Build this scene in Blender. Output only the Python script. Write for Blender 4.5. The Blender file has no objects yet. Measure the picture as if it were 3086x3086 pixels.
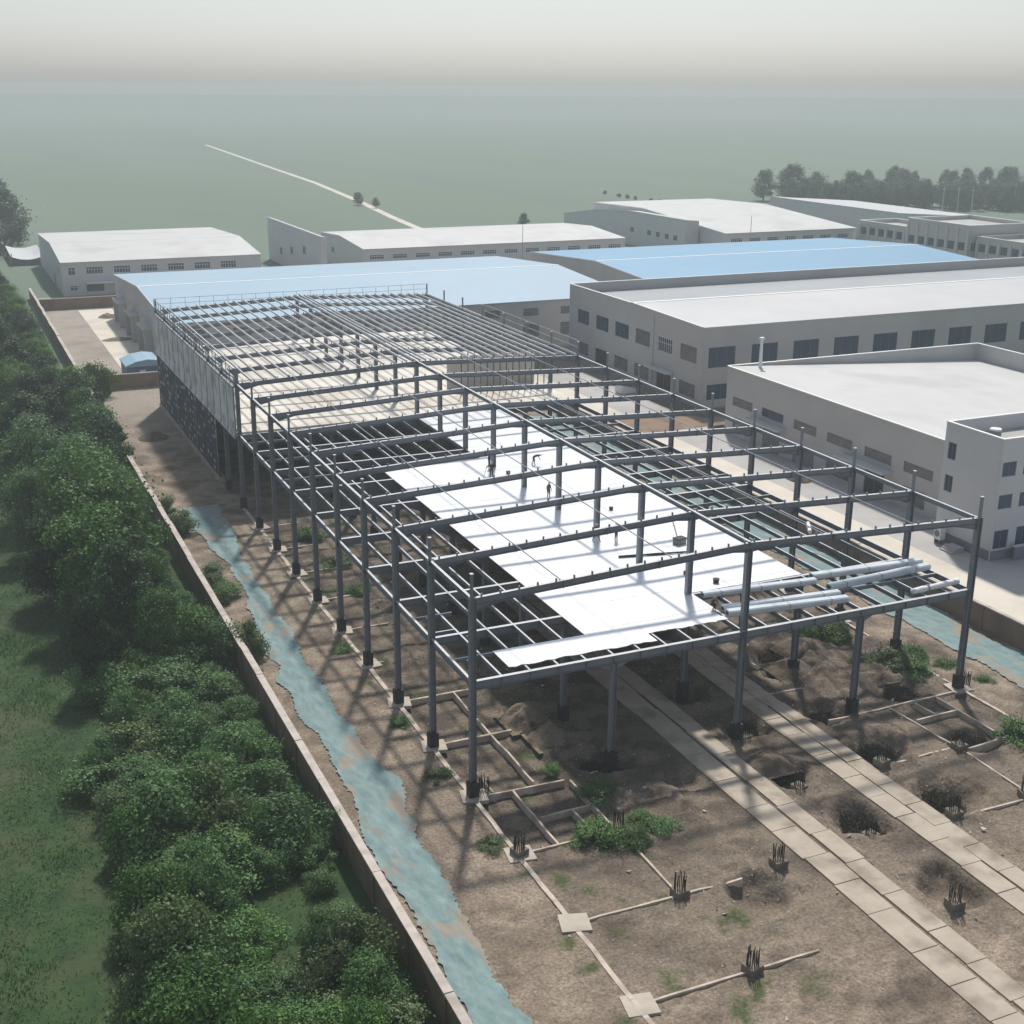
import bpy, bmesh, math, random
import numpy as np
from mathutils import Vector, Matrix
random.seed(7); np.random.seed(7)
R = math.radians
SC = bpy.context.scene
COL = SC.collection

# ------------------------------------------------------------------ camera
f_, yaw, pitch, roll = 3.87293587, 0.421310812, 0.317750491, 0.00723734357
cp = Vector((-30.5404570, -74.6069217, 47.8439719))
cam = bpy.data.cameras.new('camera'); co = bpy.data.objects.new('camera', cam); COL.objects.link(co)
fw = Vector((math.sin(yaw)*math.cos(pitch), math.cos(yaw)*math.cos(pitch), -math.sin(pitch)))
rt = Vector((math.cos(yaw), -math.sin(yaw), 0)); up = rt.cross(fw)
c_, s_ = math.cos(roll), math.sin(roll)
rr, uu = c_*rt + s_*up, -s_*rt + c_*up
M = Matrix((rr, uu, -fw)).transposed().to_4x4(); M.translation = cp
co.matrix_world = M
cam.sensor_width = 36; cam.lens = f_*1000/3086*36
cam.clip_start = 1; cam.clip_end = 20000
SC.camera = co

# ------------------------------------------------------------------ world, sun, exposure
SUN_EL, SUN_ROT = 53.0, 27.2
w = bpy.data.worlds.new('World'); SC.world = w; w.use_nodes = True
nt = w.node_tree; bg = nt.nodes['Background']
sky = nt.nodes.new('ShaderNodeTexSky'); sky.sky_type = 'NISHITA'; sky.sun_disc = False
sky.sun_elevation = R(SUN_EL); sky.sun_rotation = R(SUN_ROT)
sky.air_density = 1.3; sky.dust_density = 1.6; sky.ozone_density = 1.0; sky.altitude = 50
hsv = nt.nodes.new('ShaderNodeHueSaturation'); hsv.inputs['Saturation'].default_value = .42   # thin veil of summer haze: paler sky
tint = nt.nodes.new('ShaderNodeMix'); tint.data_type = 'RGBA'; tint.blend_type = 'MULTIPLY'; tint.inputs[0].default_value = 1; tint.inputs[7].default_value = (.93, 1, 1.10, 1)
nt.links.new(sky.outputs[0], hsv.inputs['Color']); nt.links.new(hsv.outputs[0], tint.inputs[6]); nt.links.new(tint.outputs[2], bg.inputs[0])
bg.inputs[1].default_value = 0.10
sl = bpy.data.lights.new('sun', 'SUN'); sl.energy = 4.2; sl.angle = R(3.0); sl.color = (1, .955, .89)
so = bpy.data.objects.new('sun', sl); COL.objects.link(so)
sd = Vector((-0.345, -0.67, -1.0)).normalized()
so.rotation_euler = sd.to_track_quat('-Z', 'Y').to_euler(); so.location = (60, 120, 200)
SC.view_settings.view_transform = 'Standard'; SC.view_settings.look = 'None'
SC.view_settings.exposure = 0.0; SC.view_settings.gamma = 1
SC.render.engine = 'CYCLES'
SC.cycles.max_bounces = 6; SC.cycles.diffuse_bounces = 3; SC.cycles.glossy_bounces = 3
SC.cycles.transmission_bounces = 3; SC.cycles.volume_bounces = 0; SC.cycles.transparent_max_bounces = 6
SC.cycles.use_denoising = True

# ------------------------------------------------------------------ helpers
class MB:
    def __init__(s): s.v = []; s.f = []
    def add(s, vs, fs):
        n = len(s.v); s.v += [tuple(p) for p in vs]; s.f += [tuple(i+n for i in f) for f in fs]; return s
    def box(s, x0, x1, y0, y1, z0, z1):
        return s.add([(x0,y0,z0),(x1,y0,z0),(x1,y1,z0),(x0,y1,z0),(x0,y0,z1),(x1,y0,z1),(x1,y1,z1),(x0,y1,z1)],
                     [(3,2,1,0),(4,5,6,7),(0,1,5,4),(1,2,6,5),(2,3,7,6),(3,0,4,7)])
    def bar(s, p, q, wd, ht, up=(0,0,1)):
        p, q = Vector(p), Vector(q); d = (q-p).normalized(); u = Vector(up)
        if abs(d.dot(u)) > .98: u = Vector((0,1,0))
        sd_ = d.cross(u).normalized(); u = sd_.cross(d)
        c = []
        for e in (p, q):
            for a, b in ((-1,-1),(1,-1),(1,1),(-1,1)): c.append(e + sd_*a*wd/2 + u*b*ht/2)
        return s.add(c, [(3,2,1,0),(4,5,6,7),(0,1,5,4),(1,2,6,5),(2,3,7,6),(3,0,4,7)])
    def ibeam(s, p, q, wd, ht, tf=.03, tw=.02):
        """I section, top flange centred on p-q top line"""
        p, q = Vector(p), Vector(q); d = (q-p).normalized(); u = Vector((0,0,1))
        if abs(d.z) > .98: u = Vector((1,0,0))
        sd_ = d.cross(u).normalized(); u = sd_.cross(d)
        if abs(d.z) > .98: z0, z1 = -ht/2, ht/2
        else: z0, z1 = -ht, 0
        a, t = wd/2, tw/2
        prof = [(-a,z0),(a,z0),(a,z0+tf),(t,z0+tf),(t,z1-tf),(a,z1-tf),(a,z1),(-a,z1),(-a,z1-tf),(-t,z1-tf),(-t,z0+tf),(-a,z0+tf)]
        vs = [e + sd_*x + u*y for e in (p,q) for x, y in prof]
        fs = [(i, (i+1)%12, 12+(i+1)%12, 12+i) for i in range(12)]
        for o, rv in ((0, 1), (12, 0)):
            for f in ((0,1,2,11),(11,2,3,10),(10,3,4,9),(9,4,5,8),(8,5,6,7)):
                g = tuple(i+o for i in f); fs.append(g[::-1] if rv else g)
        return s.add(vs, fs)
    def tube(s, p, q, r0, r1=None, n=8, caps=True):
        p, q = Vector(p), Vector(q); r1 = r0 if r1 is None else r1
        d = (q-p).normalized(); u = Vector((0,0,1)) if abs(d.z) < .9 else Vector((1,0,0))
        a = d.cross(u).normalized(); b = a.cross(d)
        vs = [e + (a*math.cos(2*math.pi*i/n) + b*math.sin(2*math.pi*i/n))*r for e, r in ((p,r0),(q,r1)) for i in range(n)]
        fs = [(i,(i+1)%n,n+(i+1)%n,n+i) for i in range(n)]
        if caps: fs += [tuple(range(n))[::-1], tuple(range(n,2*n))]
        return s.add(vs, fs)
    def prism(s, poly, axis, a, b):
        """poly: 2-D points (u,v). axis 'x': (a,u,v) ; 'y': (u,a,v); 'z': (u,v,a)"""
        def P(u, v, t): return {'x': (t,u,v), 'y': (u,t,v), 'z': (u,v,t)}[axis]
        n = len(poly)
        vs = [P(u,v,a) for u,v in poly] + [P(u,v,b) for u,v in poly]
        return s.add(vs, [(i,(i+1)%n,n+(i+1)%n,n+i) for i in range(n)] + [tuple(range(n))[::-1], tuple(range(n,2*n))])
    def mesh(s, name, mats, smooth=False, fix=True):
        me = bpy.data.meshes.new(name); me.from_pydata([tuple(v) for v in s.v], [], s.f)
        for m in (mats if isinstance(mats, (list,tuple)) else [mats]): me.materials.append(m)
        if fix:
            bm = bmesh.new(); bm.from_mesh(me); bmesh.ops.recalc_face_normals(bm, faces=bm.faces); bm.to_mesh(me); bm.free()
        if smooth: me.polygons.foreach_set('use_smooth', [True]*len(me.polygons))
        me.update(); return me
    def obj(s, name, mats, parent=None, smooth=False, fix=True):
        return link(name, s.mesh(name, mats, smooth, fix), parent)

def link(name, data, parent=None, loc=None, rot=None, scale=None):
    o = bpy.data.objects.new(name, data); COL.objects.link(o)
    if parent is not None: o.parent = parent
    if loc: o.location = loc
    if rot: o.rotation_euler = rot
    if scale: o.scale = scale
    return o
def tag(o, label=None, cat=None, group=None, kind=None):
    if label: o['label'] = label
    if cat: o['category'] = cat
    if group: o['group'] = group
    if kind: o['kind'] = kind
    return o
def thing(name, label, cat, loc=(0,0,0), group=None, rz=0):
    return tag(link(name, None, None, loc, (0,0,rz)), label, cat, group)
def copy_tree(o, parent=None):
    c = o.copy(); COL.objects.link(c)
    if parent is not None: c.parent = parent
    for ch in [k for k in bpy.data.objects if k.parent == o]: copy_tree(ch, c)
    return c

def mat(name, col, rough=.8, col2=None, scale=1.0, detail=4, bump=0.0, bscale=None, spec=.4, metal=0.0,
        coord='Object', stretch=(1,1,1), lo=.35, hi=.65, grime=None, gscale=.15, trans=0, island=0.0, coat=0.0):
    m = bpy.data.materials.new(name); m.use_nodes = True; t = m.node_tree; N = t.nodes; L = t.links
    p = N['Principled BSDF']; p.inputs['Roughness'].default_value = rough
    p.inputs['Specular IOR Level'].default_value = spec; p.inputs['Metallic'].default_value = metal
    p.inputs['Coat Weight'].default_value = coat
    p.inputs['Base Color'].default_value = (*col, 1)
    tc = N.new('ShaderNodeTexCoord'); mp = N.new('ShaderNodeMapping'); mp.inputs['Scale'].default_value = stretch
    L.new(tc.outputs[coord], mp.inputs[0])
    out = None
    if col2:
        n = N.new('ShaderNodeTexNoise'); n.inputs['Scale'].default_value = scale; n.inputs['Detail'].default_value = detail
        n.inputs['Roughness'].default_value = .6; L.new(mp.outputs[0], n.inputs['Vector'])
        r = N.new('ShaderNodeValToRGB'); r.color_ramp.elements[0].position = lo; r.color_ramp.elements[1].position = hi
        r.color_ramp.elements[0].color = (*col, 1); r.color_ramp.elements[1].color = (*col2, 1)
        L.new(n.outputs[0], r.inputs[0]); out = r.outputs[0]
        if grime:
            g = N.new('ShaderNodeTexNoise'); g.inputs['Scale'].default_value = gscale; g.inputs['Detail'].default_value = 6
            L.new(mp.outputs[0], g.inputs['Vector'])
            gr = N.new('ShaderNodeValToRGB'); gr.color_ramp.elements[0].position = .48; gr.color_ramp.elements[1].position = .68
            L.new(g.outputs[0], gr.inputs[0])
            mx = N.new('ShaderNodeMix'); mx.data_type = 'RGBA'; L.new(gr.outputs[0], mx.inputs[0]); L.new(out, mx.inputs[6])
            mx.inputs[7].default_value = (*grime, 1); out = mx.outputs[2]
        L.new(out, p.inputs['Base Color'])
    if island:
        ge = N.new('ShaderNodeNewGeometry'); oi = N.new('ShaderNodeObjectInfo')
        a = N.new('ShaderNodeMath'); a.operation = 'ADD'; L.new(ge.outputs['Random Per Island'], a.inputs[0]); L.new(oi.outputs['Random'], a.inputs[1])
        h = N.new('ShaderNodeHueSaturation')
        mr = N.new('ShaderNodeMapRange'); mr.inputs[1].default_value = 0; mr.inputs[2].default_value = 2
        mr.inputs[3].default_value = 1-island; mr.inputs[4].default_value = 1+island*1.3
        L.new(a.outputs[0], mr.inputs[0]); L.new(mr.outputs[0], h.inputs['Value'])
        if out: L.new(out, h.inputs['Color'])
        else: h.inputs['Color'].default_value = (*col, 1)
        L.new(h.outputs[0], p.inputs['Base Color'])
    if bump:
        b = N.new('ShaderNodeBump'); b.inputs['Strength'].default_value = bump; b.inputs['Distance'].default_value = .1
        n2 = N.new('ShaderNodeTexNoise'); n2.inputs['Scale'].default_value = bscale or scale*4; n2.inputs['Detail'].default_value = 5
        L.new(mp.outputs[0], n2.inputs['Vector']); L.new(n2.outputs[0], b.inputs['Height']); L.new(b.outputs[0], p.inputs['Normal'])
    return m

def ribs(m, axis, period, depth=.35, line=None):
    """adds fine standing-seam ribs as bump (and a faint seam tone) along one object axis"""
    t = m.node_tree; N = t.nodes; L = t.links; p = N['Principled BSDF']
    tc = N.new('ShaderNodeTexCoord'); sp = N.new('ShaderNodeSeparateXYZ'); L.new(tc.outputs['Object'], sp.inputs[0])
    d = N.new('ShaderNodeMath'); d.operation = 'DIVIDE'; L.new(sp.outputs[axis], d.inputs[0]); d.inputs[1].default_value = period
    fr = N.new('ShaderNodeMath'); fr.operation = 'FRACT'; L.new(d.outputs[0], fr.inputs[0])
    lt = N.new('ShaderNodeMath'); lt.operation = 'LESS_THAN'; L.new(fr.outputs[0], lt.inputs[0]); lt.inputs[1].default_value = .12
    b = N.new('ShaderNodeBump'); b.inputs['Strength'].default_value = depth; b.inputs['Distance'].default_value = .05
    L.new(lt.outputs[0], b.inputs['Height'])
    if p.inputs['Normal'].is_linked: L.new(p.inputs['Normal'].links[0].from_socket, b.inputs['Normal'])
    L.new(b.outputs[0], p.inputs['Normal'])
    if line:
        mx = N.new('ShaderNodeMix'); mx.data_type = 'RGBA'; L.new(lt.outputs[0], mx.inputs[0])
        if p.inputs['Base Color'].is_linked: L.new(p.inputs['Base Color'].links[0].from_socket, mx.inputs[6])
        else: mx.inputs[6].default_value = p.inputs['Base Color'].default_value
        mx.inputs[7].default_value = (*line, 1); L.new(mx.outputs[2], p.inputs['Base Color'])
    return m

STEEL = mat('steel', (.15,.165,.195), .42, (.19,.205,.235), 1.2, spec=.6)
STEEL_LIT = mat('steel_sunlit_top', (.45,.46,.47), .4, (.55,.56,.57), 2, spec=.6)  # same steel, with the sunlit look of upper faces painted into the colour
BLACK = mat('bitumen', (.012,.012,.013), .7, (.03,.03,.03), 3)
DECK = mat('deck', (.86,.87,.88), .3, (.92,.925,.93), .4, spec=.6, grime=(.78,.79,.8), gscale=.12)
CONC = mat('concrete', (.42,.37,.30), .85, (.52,.46,.38), .7, bump=.1, grime=(.34,.30,.25), gscale=.3)
SLABC = mat('floor_concrete', (.60,.56,.49), .7, (.72,.68,.61), .35, bump=.05, grime=(.52,.46,.38), gscale=.12)
PURLIN = mat('purlin_zinc', (.42,.44,.46), .4, (.52,.54,.56), 1.5, spec=.6)
RAIL = mat('rail_steel', (.06,.065,.07), .6, (.12,.12,.12), 5)
RAILP = mat('rail_grey', (.2,.22,.24), .6, (.35,.36,.38), 5)
CLAD = mat('grey_cladding', (.68,.67,.66), .7, (.78,.77,.76), .35, bump=.1, grime=(.36,.36,.36), gscale=.5)
WHITE = mat('white_paint', (.72,.72,.71), .6, (.78,.78,.77), .5)
WALLG = mat('wall_grey', (.47,.46,.45), .85, (.50,.49,.48), .25, grime=(.44,.43,.42), gscale=.08)
WALLB = mat('wall_pale', (.52,.53,.54), .85, (.56,.57,.58), .25)
PLINTH = mat('plinth_blue_grey', (.17,.18,.21), .8, (.20,.21,.24), 1)
ROOFW = ribs(mat('roof_white', (.49,.483,.47), .6, (.55,.543,.53), .08, grime=(.44,.43,.415), gscale=.09), 0, 1.0, .12)
ROOFG = ribs(mat('roof_grey', (.46,.46,.455), .5, (.51,.51,.505), .08, grime=(.44,.44,.44), gscale=.05), 0, .8, .2)
ROOFG_SHADED = ribs(mat('roof_grey_shaded', (.28,.295,.305), .5, (.32,.335,.345), .08, grime=(.27,.28,.29), gscale=.05), 0, .8, .2)  # rear slope: weaker sheen at this view angle painted as darker grey
ROOFPB = ribs(mat('roof_pale_blue', (.25,.385,.49), .5, (.29,.42,.53), .05, grime=(.27,.38,.47), gscale=.04), 0, .9, .25)
ROOFB = ribs(mat('roof_blue', (.11,.285,.45), .5, (.135,.325,.49), .05, grime=(.12,.28,.43), gscale=.04), 0, .9, .25)
GLASS = mat('window_glass', (.018,.045,.095), .2, (.035,.07,.125), .6, spec=.35)
GLASSB = mat('window_shutter', (.10,.105,.11), .35, (.15,.155,.16), .6, spec=.5)
FRAMEM = mat('window_frame', (.22,.23,.24), .6)
FRAMEW = mat('window_frame_white', (.72,.72,.72), .5)
DOORD = mat('door_dark', (.02,.025,.03), .5, (.03,.035,.04), 1)
DOORG = mat('door_grey', (.16,.17,.18), .6, (.2,.21,.22), 1)
BROWNW = mat('wall_brown', (.20,.135,.095), .9, (.26,.18,.13), .5, bump=.15, grime=(.16,.115,.09), gscale=.4)
COPING = mat('coping', (.46,.40,.35), .9, (.55,.49,.44), .8, bump=.1, grime=(.36,.31,.27), gscale=.7)
def net_mat():
    m = mat('teal_net', (.155,.235,.235), .95, (.235,.32,.315), 1.3, detail=8, bump=1.0, bscale=2.6, stretch=(1,.4,1), grime=(.29,.25,.20), gscale=.45)
    for n in m.node_tree.nodes:
        if n.bl_idname == 'ShaderNodeValToRGB' and abs(n.color_ramp.elements[0].position-.48) < .01: n.color_ramp.elements[0].position = .54; n.color_ramp.elements[1].position = .62
    return m
NET = net_mat()
BARK = mat('bark', (.06,.045,.035), .9, (.10,.08,.06), 4)
def leafm(name, a, b, isl=.45):
    m = mat(name, a, .55, b, .35, detail=3, island=isl, spec=.3)
    N = m.node_tree.nodes; L = m.node_tree.links; p = N['Principled BSDF']; o = N['Material Output']
    tr = N.new('ShaderNodeBsdfTranslucent'); mx = N.new('ShaderNodeMixShader'); mx.inputs[0].default_value = .3
    L.new(p.inputs['Base Color'].links[0].from_socket, tr.inputs[0])
    L.new(p.outputs[0], mx.inputs[1]); L.new(tr.outputs[0], mx.inputs[2]); L.new(mx.outputs[0], o.inputs[0])
    return m
LEAF_D = leafm('leaf_dark', (.014,.042,.016), (.035,.085,.026))
LEAF_M = leafm('leaf_mid', (.04,.115,.02), (.10,.20,.04))
LEAF_HAZED = leafm('leaf_hazed', (.09,.13,.10), (.13,.17,.13), .2)  # distant leaves, paled so that the colour carries haze
LEAF_L = leafm('leaf_light', (.085,.18,.06), (.15,.26,.10))
LEAF_B = leafm('leaf_bush', (.06,.145,.042), (.125,.225,.075), .3)
LEAF_O = leafm('leaf_olive', (.07,.12,.04), (.13,.18,.065), .3)
GRASS = leafm('grass_blade', (.04,.10,.024), (.095,.16,.05), .4)
SOIL_D = mat('dark_soil', (.075,.058,.042), .95, (.15,.115,.085), 1.2, bump=1, bscale=5)
STRAW = mat('straw', (.15,.115,.08), .95, (.24,.19,.135), 2.5, bump=.9, bscale=5)

# ================================================================== SETTING
def sheet(name, x0, x1, y0, y1, z, m, parent=None):
    return MB().add([(x0,y0,z),(x1,y0,z),(x1,y1,z),(x0,y1,z)], [(0,1,2,3)]).obj(name, m, parent, fix=False)

# far field reaching the horizon, open where the site lies
FIELD = mat('field', (.115,.165,.12), .95, (.145,.19,.14), .012, detail=8, bump=.3, bscale=.8, grime=(.13,.17,.10), gscale=.006, stretch=(1,.25,1))  # pale greyed green, part of the distance haze painted into the colour
fm = MB(); G = -0.02; BIG = 9000
X0, X1, Y0, Y1 = -10.3, 80, -70, 250
fm.add([(-BIG,-BIG,G),(X0,-BIG,G),(X0,BIG,G),(-BIG,BIG,G), (X0,Y1,G),(BIG,Y1,G),(BIG,BIG,G),(X0,BIG,G),
        (X0,-BIG,G),(BIG,-BIG,G),(BIG,Y0,G),(X0,Y0,G), (X1,Y0,G),(BIG,Y0,G),(BIG,Y1,G),(X1,Y1,G)],
       [(0,1,2,3),(4,5,6,7),(8,9,10,11),(12,13,14,15)])
tag(fm.obj('field', FIELD, fix=False), kind='structure')

MEADOW = mat('meadow', (.014,.043,.010), .95, (.036,.075,.018), .5, detail=8, bump=.8, bscale=2.5, grime=(.06,.07,.03), gscale=.14)
tag(sheet('grassland', -160, X0-.02, -300, 128, -.012, MEADOW), kind='structure')
# uneven site ground
def vnoise(x, y, seed=0):
    def h(i, j):
        n = np.sin(i*127.1 + j*311.7 + seed*74.7)*43758.5453; return n - np.floor(n)
    i, j = np.floor(x), np.floor(y); u, v = x-i, y-j; u = u*u*(3-2*u); v = v*v*(3-2*v)
    return (h(i,j)*(1-u)+h(i+1,j)*u)*(1-v) + (h(i,j+1)*(1-u)+h(i+1,j+1)*u)*v
def fbm(x, y, o=5, seed=0):
    t = 0; a = .5
    for k in range(o): t = t + a*vnoise(x*2**k, y*2**k, seed+k); a *= .5
    return t
PITS = [(22.3,-6.3,1.9,.9),(23.9,-13.2,2.2,1.0),(30.9,-13.4,2.1,1.0),(31.2,.9,1.7,.8),(31.2,-5.8,1.9,.9),(23.9,1.3,1.7,.7),(34.2,11.3,2,.7),
        (39.6,1.6,1.8,.5),(22.4,8.6,1.8,.8),(10.8,.8,1.8,.6),(15,-4,1.4,.35),(39.4,-7.6,1.6,.5),(24,-22,2.2,1),(12,-18,2,.8),(33.2,8.2,1.4,.6),(35,16,2,.6)]
MOUNDS = [(8.3,9.0,2.0,1.1),(8.9,5.2,1.6,.9),(14.2,4.0,2.3,.7),(9.5,-1.9,2.0,.55),(9.4,-4.6,1.6,.6),(12.4,-6.4,2.4,.45),(22.0,-4.4,1.6,.55),
          (25,10.5,2.2,.8),(35.5,7.6,2.0,.9),(37,11,2.2,.9),(38.3,4.6,2.0,.7),(33,-4.3,2.4,.5),(33.8,-11.3,2.2,.35),(40.4,5.2,1.6,.8),(13,-14,2.6,.5),
          (34,4.4,1.7,.6),(46.3,9,2.2,.7),(46.8,1.5,1.8,.45),(-3,112,3,.4),(4,24,2,.7),(5.5,36,2,.7),(28,20,2,.7),(36,28,3,.8),(-1.6,60,1.6,.3),(5,52,2,.5)]
def ground_h(x, y):
    h = (fbm(x*.45, y*.45, 6, 1)-.5)*.20 + (fbm(x*2.2, y*2.2, 4, 9)-.5)*.13
    ins = (x > 0) & (x < 44.5) & (y < 60)
    h = h + np.where(ins, (fbm(x*.9, y*.9, 6, 5)-.5)*.30 - .05, 0)
    rg = fbm(x*1.7, y*1.7, 5, 3); wob = (fbm(x*.8, y*.8, 5, 40)-.5)*1.8
    for px, py, r, d in PITS: h = h - 1.25*d*np.exp(-(((x-px)**2*(.6 if (px+py)%2 > 1 else 1.3)+(y-py)**2)/r**2*(1+wob))**2.2) + .28*d*np.exp(-((np.hypot(x-px,y-py)-r*1.25)/.6)**2)*rg*1.6
    for px, py, r, d in MOUNDS: h = h + .85*d*np.exp(-(((x-px)**2+(y-py)**2)/r**2*(1+.7*wob)))*(0.2+1.5*rg)
    gx = np.clip((7.4-np.abs(x-3.6)*1.0)/1,0,1)
    cell = (x > 0.1) & (x < 7.4) & (y > -8) & (y < 17); h = np.where(cell, np.minimum(h*.6-.42, .1), h)
    cell = (x > 7.4) & (x < 13) & (y > -8) & (y < -4.8); h = np.where(cell, h*.7-.2, h)
    cell = (x > 36.9) & (x < 44.2) & (y > -8.3) & (y < -.8); h = np.where(cell, h*.5-.35, h)
    for a, b, c, d in ((16.6,21.0,-40,14.5),(25.5,29.2,-40,16)):       # levelled under the slab paths
        k = np.clip(np.minimum(x-a, b-x)/.5+1, 0, 1)*np.clip(np.minimum(y-c, d-y)/1+1, 0, 1); h = h*(1-k) - .03*k
    k = np.clip((x+8.6)/.6, 0, 1)*np.clip((-2.0-x)/.8, 0, 1)*.5; h = h*(1-k)
    e = np.clip(np.minimum(x+10.3, 55.3-x)/.5, 0, 1); return h*e
gx = np.arange(-10.3, 55.31, .25); gy = np.concatenate([np.arange(-70, -32, .6), np.arange(-32, 75, .25), np.arange(75, 143.8, .6)])
XX, YY = np.meshgrid(gx, gy); ZZ = ground_h(XX, YY)
nx, ny = len(gx), len(gy)
V = np.stack([XX, YY, ZZ], -1).reshape(-1, 3)
I = (np.arange(ny-1)[:,None]*nx + np.arange(nx-1)[None,:]).reshape(-1)
F = np.stack([I, I+1, I+nx+1, I+nx], 1)
def np_mesh(name, V, F, mats, smooth=False):
    me = bpy.data.meshes.new(name); k = F.shape[1]
    me.vertices.add(len(V)); me.vertices.foreach_set('co', V.astype(np.float32).ravel())
    me.loops.add(F.size); me.loops.foreach_set('vertex_index', F.astype(np.int32).ravel())
    me.polygons.add(len(F)); me.polygons.foreach_set('loop_start', np.arange(0, F.size, k, dtype=np.int32))
    me.polygons.foreach_set('loop_total', np.full(len(F), k, np.int32))
    if smooth: me.polygons.foreach_set('use_smooth', np.ones(len(F), bool))
    me.update(calc_edges=True); me.validate()
    for m in (mats if isinstance(mats, (list,tuple)) else [mats]): me.materials.append(m)
    return me
def dirt_mat():
    m = mat('site_dirt', (.15,.117,.086), .95, (.34,.27,.20), .45, detail=12, bump=1.0, bscale=3.5, grime=(.10,.075,.055), gscale=.22)
    t = m.node_tree; N = t.nodes; L = t.links; p = N['Principled BSDF']; src = p.inputs['Base Color'].links[0].from_socket
    ge = N.new('ShaderNodeNewGeometry'); sp = N.new('ShaderNodeSeparateXYZ'); L.new(ge.outputs['Position'], sp.inputs[0])
    # darker turned soil inside the footprint of the foundations (its own colour, not shade)
    def rng(sock, a, b, c, d):
        r1 = N.new('ShaderNodeMapRange'); r1.inputs[1].default_value=a; r1.inputs[2].default_value=b; L.new(sock, r1.inputs[0])
        r2 = N.new('ShaderNodeMapRange'); r2.inputs[1].default_value=d; r2.inputs[2].default_value=c; L.new(sock, r2.inputs[0])
        mu = N.new('ShaderNodeMath'); mu.operation='MULTIPLY'; L.new(r1.outputs[0], mu.inputs[0]); L.new(r2.outputs[0], mu.inputs[1]); return mu.outputs[0]
    def mul(a, b):
        mu = N.new('ShaderNodeMath'); mu.operation='MULTIPLY'; L.new(a, mu.inputs[0]); L.new(b, mu.inputs[1]); return mu.outputs[0]
    def mixc(fac, a, col):
        mx = N.new('ShaderNodeMix'); mx.data_type='RGBA'; L.new(fac, mx.inputs[0]); L.new(a, mx.inputs[6]); mx.inputs[7].default_value=(*col,1); return mx.outputs[2]
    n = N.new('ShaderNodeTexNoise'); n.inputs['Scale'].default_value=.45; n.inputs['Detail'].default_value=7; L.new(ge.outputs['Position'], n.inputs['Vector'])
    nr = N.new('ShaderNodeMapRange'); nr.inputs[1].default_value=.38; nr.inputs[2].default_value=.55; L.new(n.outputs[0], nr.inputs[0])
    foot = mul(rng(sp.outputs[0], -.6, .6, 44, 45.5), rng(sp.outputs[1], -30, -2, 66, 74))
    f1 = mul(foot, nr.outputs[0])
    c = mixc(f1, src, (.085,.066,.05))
    # weeds along the edge of the foundation
    n3 = N.new('ShaderNodeTexNoise'); n3.inputs['Scale'].default_value=.33; n3.inputs['Detail'].default_value=8; L.new(ge.outputs['Position'], n3.inputs['Vector'])
    g3 = N.new('ShaderNodeMapRange'); g3.inputs[1].default_value=.56; g3.inputs[2].default_value=.66; L.new(n3.outputs[0], g3.inputs[0])
    edge = rng(sp.outputs[0], -2.4, -1.2, 9, 12)
    c = mixc(mul(mul(g3.outputs[0], edge), rng(sp.outputs[1], -60, -55, 60, 66)), c, (.07,.085,.03))
    # rear strip is greyer, finer
    rear = rng(sp.outputs[1], 100, 135, 400, 500)
    c = mixc(rear, c, (.30,.255,.21))
    n5 = N.new('ShaderNodeTexNoise'); n5.inputs['Scale'].default_value=5; n5.inputs['Detail'].default_value=8; n5.inputs['Roughness'].default_value=.75; L.new(ge.outputs['Position'], n5.inputs['Vector'])
    m5 = N.new('ShaderNodeMapRange'); m5.inputs[1].default_value=.35; m5.inputs[2].default_value=.65; m5.inputs[3].default_value=.5; m5.inputs[4].default_value=1.45; L.new(n5.outputs[0], m5.inputs[0])
    h5 = N.new('ShaderNodeHueSaturation'); L.new(m5.outputs[0], h5.inputs['Value']); L.new(c, h5.inputs['Color'])
    L.new(h5.outputs[0], p.inputs['Base Color']); return m
DIRT = dirt_mat()
tag(link('site_ground', np_mesh('site_ground', V, F, DIRT, True)), kind='structure')
REARD = mat('rear_yard_gravel', (.30,.26,.22), .95, (.36,.315,.27), .5, detail=8, bump=.3, bscale=3, grime=(.25,.215,.18), gscale=.12)
tag(sheet('rear_yard', -10.3, 80, 143.2, 250, -.005, REARD), kind='structure')
PAVE = mat('pale_concrete', (.60,.545,.455), .85, (.67,.61,.52), .25, grime=(.52,.47,.40), gscale=.1, bump=.05)
PAVEG = mat('grey_concrete', (.40,.385,.37), .85, (.46,.445,.43), .25, grime=(.36,.345,.33), gscale=.1, bump=.05)
ps = MB(); ps.box(-2, 5.3, 157, 228, -.1, .03); tag(ps.obj('concrete_apron', PAVE), kind='structure')
tag(MB().box(57.2, 64.8, -60, 130, -.2, .05).obj('road', PAVE), kind='structure')
tag(MB().box(64.8, 72.97, -60, 130, -.2, .06).obj('pavement', PAVEG), kind='structure')
tag(MB().box(72.97, 200, -60, 22.6, -.2, .055).obj('forecourt', PAVEG), kind='structure')
DIRT2 = mat('alley_soil', (.22,.145,.095), .95, (.28,.19,.13), .5, bump=.5, grime=(.16,.12,.09), gscale=.3)
tag(sheet('alley', 55.6, 200, 84, 93.5, .075, DIRT2), kind='structure')
tag(sheet('verge', 55.45, 57.2, -60, 143, .02, DIRT2), kind='structure')
tag(sheet('backyard', 80, 205, 93.5, 250, .0, REARD), kind='structure')

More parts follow.
